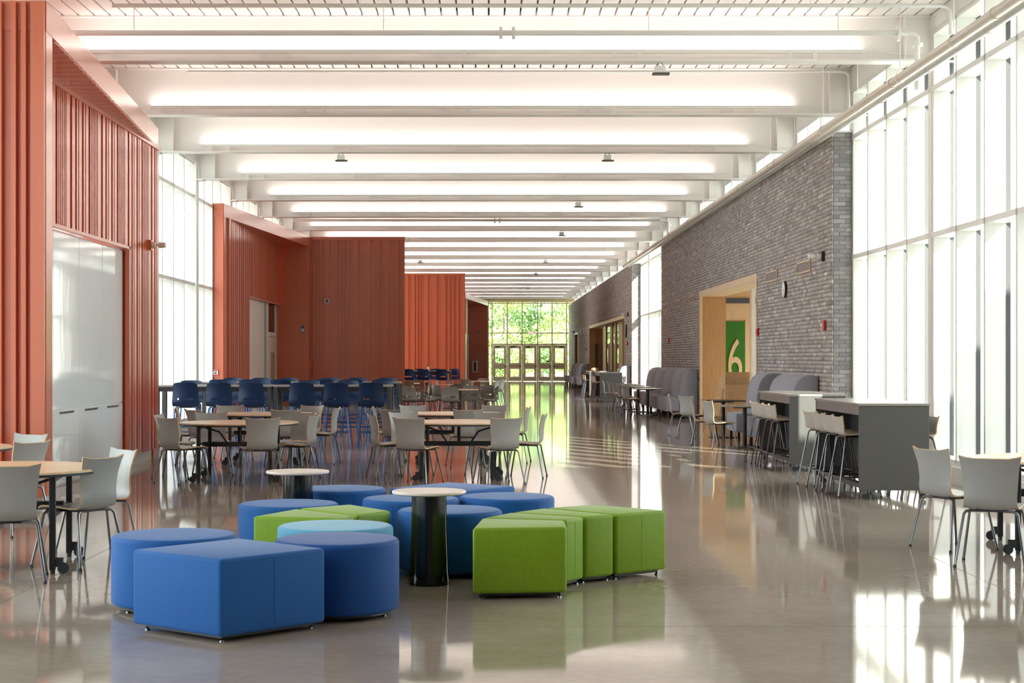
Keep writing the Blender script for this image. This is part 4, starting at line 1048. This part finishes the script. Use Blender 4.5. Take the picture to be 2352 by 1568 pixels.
# things on the red volumes
r = empty('safety_sign', (-6.235, 36.86, 1.20), label='small white and red notice low on the red pier', cat='sign')
MB().box(-.055,-.008,-.075,.055,0,.075).build('plate', M['whiteplastic'], r)
MB().box(-.050,-.010,.045,.050,-.008,.070).build('band', M['redplastic'], r); MB().box(-.050,-.010,-.07,.050,-.008,-.035).build('band', M['redplastic'], r)
MB().box(-.03,-.010,-.02,.03,-.008,.005).build('mark', M['black'], r); MB().box(-.02,-.010,.012,.03,-.008,.03).build('mark', M['black'], r)
def dome(x, y, z, label):
    r = empty('dome_camera', (x, y, z), label=label, cat='camera')
    MB().box(-.10,-.03,-.09,.10,0,.09).build('back_plate', RED, r, bevel=.008)
    MB().cyl((0,-.03,0),(0,-.08,0), .075, .07, 24).build('ring', M['whiteplastic'], r, smooth=True)
    MB().cyl((0,-.08,0),(0,-.10,0), .05, .03, 20).build('lens', M['gloss_black'], r, smooth=True)
dome(-4.71, 47.15, 3.21, 'round white camera on the middle red wall'); dome(-.62, 98.98, 3.2, 'round white camera on the farthest red wall')
r = empty('switch_plate', (-5.36, 46.58, 2.39), label='small steel switch plate on the red pier', cat='switch')
MB().box(-.06,-.012,-.11,.06,0,.11).build('plate', M['steel'], r); MB().box(-.03,-.02,.02,.03,-.012,.07).build('key', M['black'], r); MB().cyl((0,-.012,-.04),(0,-.025,-.04), .03, n=14).build('knob', M['whiteplastic'], r)
r = empty('display_case', (-.80, 98.95, 1.02), label='white framed equipment cabinet on the farthest red wall', cat='cabinet')
MB().box(-.18,-.05,-.36,.18,0,.36).build('frame', M['whiteplastic'], r); MB().box(-.07,-.055,-.26,.07,-.05,.28).build('window', M['lamdark'], r); MB().box(-.03,-.058,-.12,.03,-.055,.16).build('extinguisher', M['lamgrey'], r)
# paper things on the far counter tables
r = empty('paper_bag', (4.25, 62.9, 1.044), label='crumpled brown paper bag on the farthest counter table', cat='bag')
bm_ = MB()
for k in range(5): bm_.lathe([(.06,.0),(.10,.04),(.07,.10),(.02,.13)], 7, (random.uniform(-.15,.15), random.uniform(-.2,.2)))
bm_.build('bag', M['cardlight'], r)
r = MB().box(-.12,-.16,0,.12,.16,.02).build('folder', M['gloss_black'], loc=(4.3, 57.2, 1.044)); tag(r, 'thin black folder on the far counter table', 'folder')
# ================================================================== PIPES AND CEILING FITTINGS
r = empty('pipe_run', (5.08, 0, 4.985), label='thick beige pipe running along the right side under the beams', cat='pipe')
MB().cyl((0,6,0),(0,60.4,0), .058, n=20).build('pipe', M['pipe'], r, smooth=True)
for y in np.arange(12, 60, 4.1): MB().cyl((0,y,0),(0,y+.07,0), .066, n=20).build('coupling', M['pipe'], r, smooth=True)
for y in np.arange(13, 60, 2.286):
    MB().tube([(.066*math.cos(a), 0, .066*math.sin(a)) for a in np.linspace(PI*.75, PI*2.25, 12)]+[(0,0,.15)], .004, 5, closed=True).build('hanger', M['whitemetal'], r).location = (0,y,0)
    MB().cyl((0,y,.15),(0,y,1.05), .006, n=6).build('rod', M['whitemetal'], r)
r = empty('pipe_run', (5.245, 0, 4.98), label='thinner pale grey pipe running beside the thick beige pipe', cat='pipe')
MB().cyl((0,6,0),(0,60.4,0), .043, n=18).build('pipe', M['pipegrey'], r, smooth=True)
for y in np.arange(12.3, 60, 2.286): MB().cyl((0,y,0),(0,y+.05,0), .049, n=18).build('coupling', M['pipegrey'], r, smooth=True)
def cross_pipe(y, z, x0, x1, rad, drop, label, rods, discs=()):
    r = empty('sprinkler_pipe', (0, y, z), label=label, cat='pipe')
    MB().tube([(x0,0,0),(x1-.12,0,0),(x1-.04,0,-.02),(x1,0,-.06),(x1,0,-drop)], rad, 12).build('pipe', M['whitemetal'], r, smooth=True)
    for x in rods: MB().cyl((x,0,0),(x,0,5.94-z if y < 20.6 else 6.1-z), .006, n=6).build('rod', M['whitemetal'], r)
    for x in discs: MB().cyl((x-.02,0,0),(x+.02,0,0), rad*2.2, n=18).build('coupling', M['whitemetal'], r, smooth=True)
    if discs: 
        MB().cyl((x1-.26,0,0),(x1-.22,0,0), rad*3, n=18).build('flange', M['whitemetal'], r); MB().cyl((x1,0,-.13),(x1,0,-.17), rad*2, n=14).build('flange', M['whitemetal'], r)
cross_pipe(20.3, 5.63, -5.9, 5.41, .035, .72, 'white cross pipe hung before the first beam', [(308-1121)*20.3/3700,(881-1121)*20.3/3700,(1490-1121)*20.3/3700,(1925-1121)*20.3/3700], (.16,.32))
cross_pipe(19.5, 5.80, -4.55, 5.60, .024, .35, 'slim white pipe tight under the deck at the top of view', [-3.6,-1,1.4,3.9])
cross_pipe(25.1, 6.0, -4.69, 5.62, .022, .6, 'slim white pipe under the deck behind the first beam', [-3.4,-1.2,1.2,3.6])
cross_pipe(47.9, 5.64, -5.8, 5.36, .04, .6, 'white cross pipe hung before the seventh beam', [-4,-.8,2.5,4.6], (.2,.35))
def sensor(x, y, label):
    r = empty('ceiling_sensor', (x, y, 5.36), label=label, cat='sensor', group='small units hung from the beams')
    MB().box(-.07,-.05,-.14,.07,.05,-.05).build('case', M['whiteplastic'], r, bevel=.01); MB().box(-.10,-.06,-.16,.12,.06,-.14).build('plate', M['lamgrey'], r)
    for s in (-.05,.05): MB().cyl((s,0,-.05),(s*.3,0,0), .006, n=6).build('strut', M['steel'], r)
for (px, n, lb) in [(1516,0,'small sensor under the first beam, right of centre'),(783,2,'small sensor under the third beam, at left'),(1395,2,'small sensor under the third beam, at right'),(1328,4,'small sensor under the fifth beam'),
                    (1290,6,'small sensor under the seventh beam'),(965,9,'small sensor under the tenth beam, left'),(1253,9,'small sensor under the tenth beam, right'),(1231,11,'small sensor under the twelfth beam'),(1212,14,'small sensor under the fifteenth beam')]:
    sensor((px-1121)*BY(n)/3700, BY(n), lb)
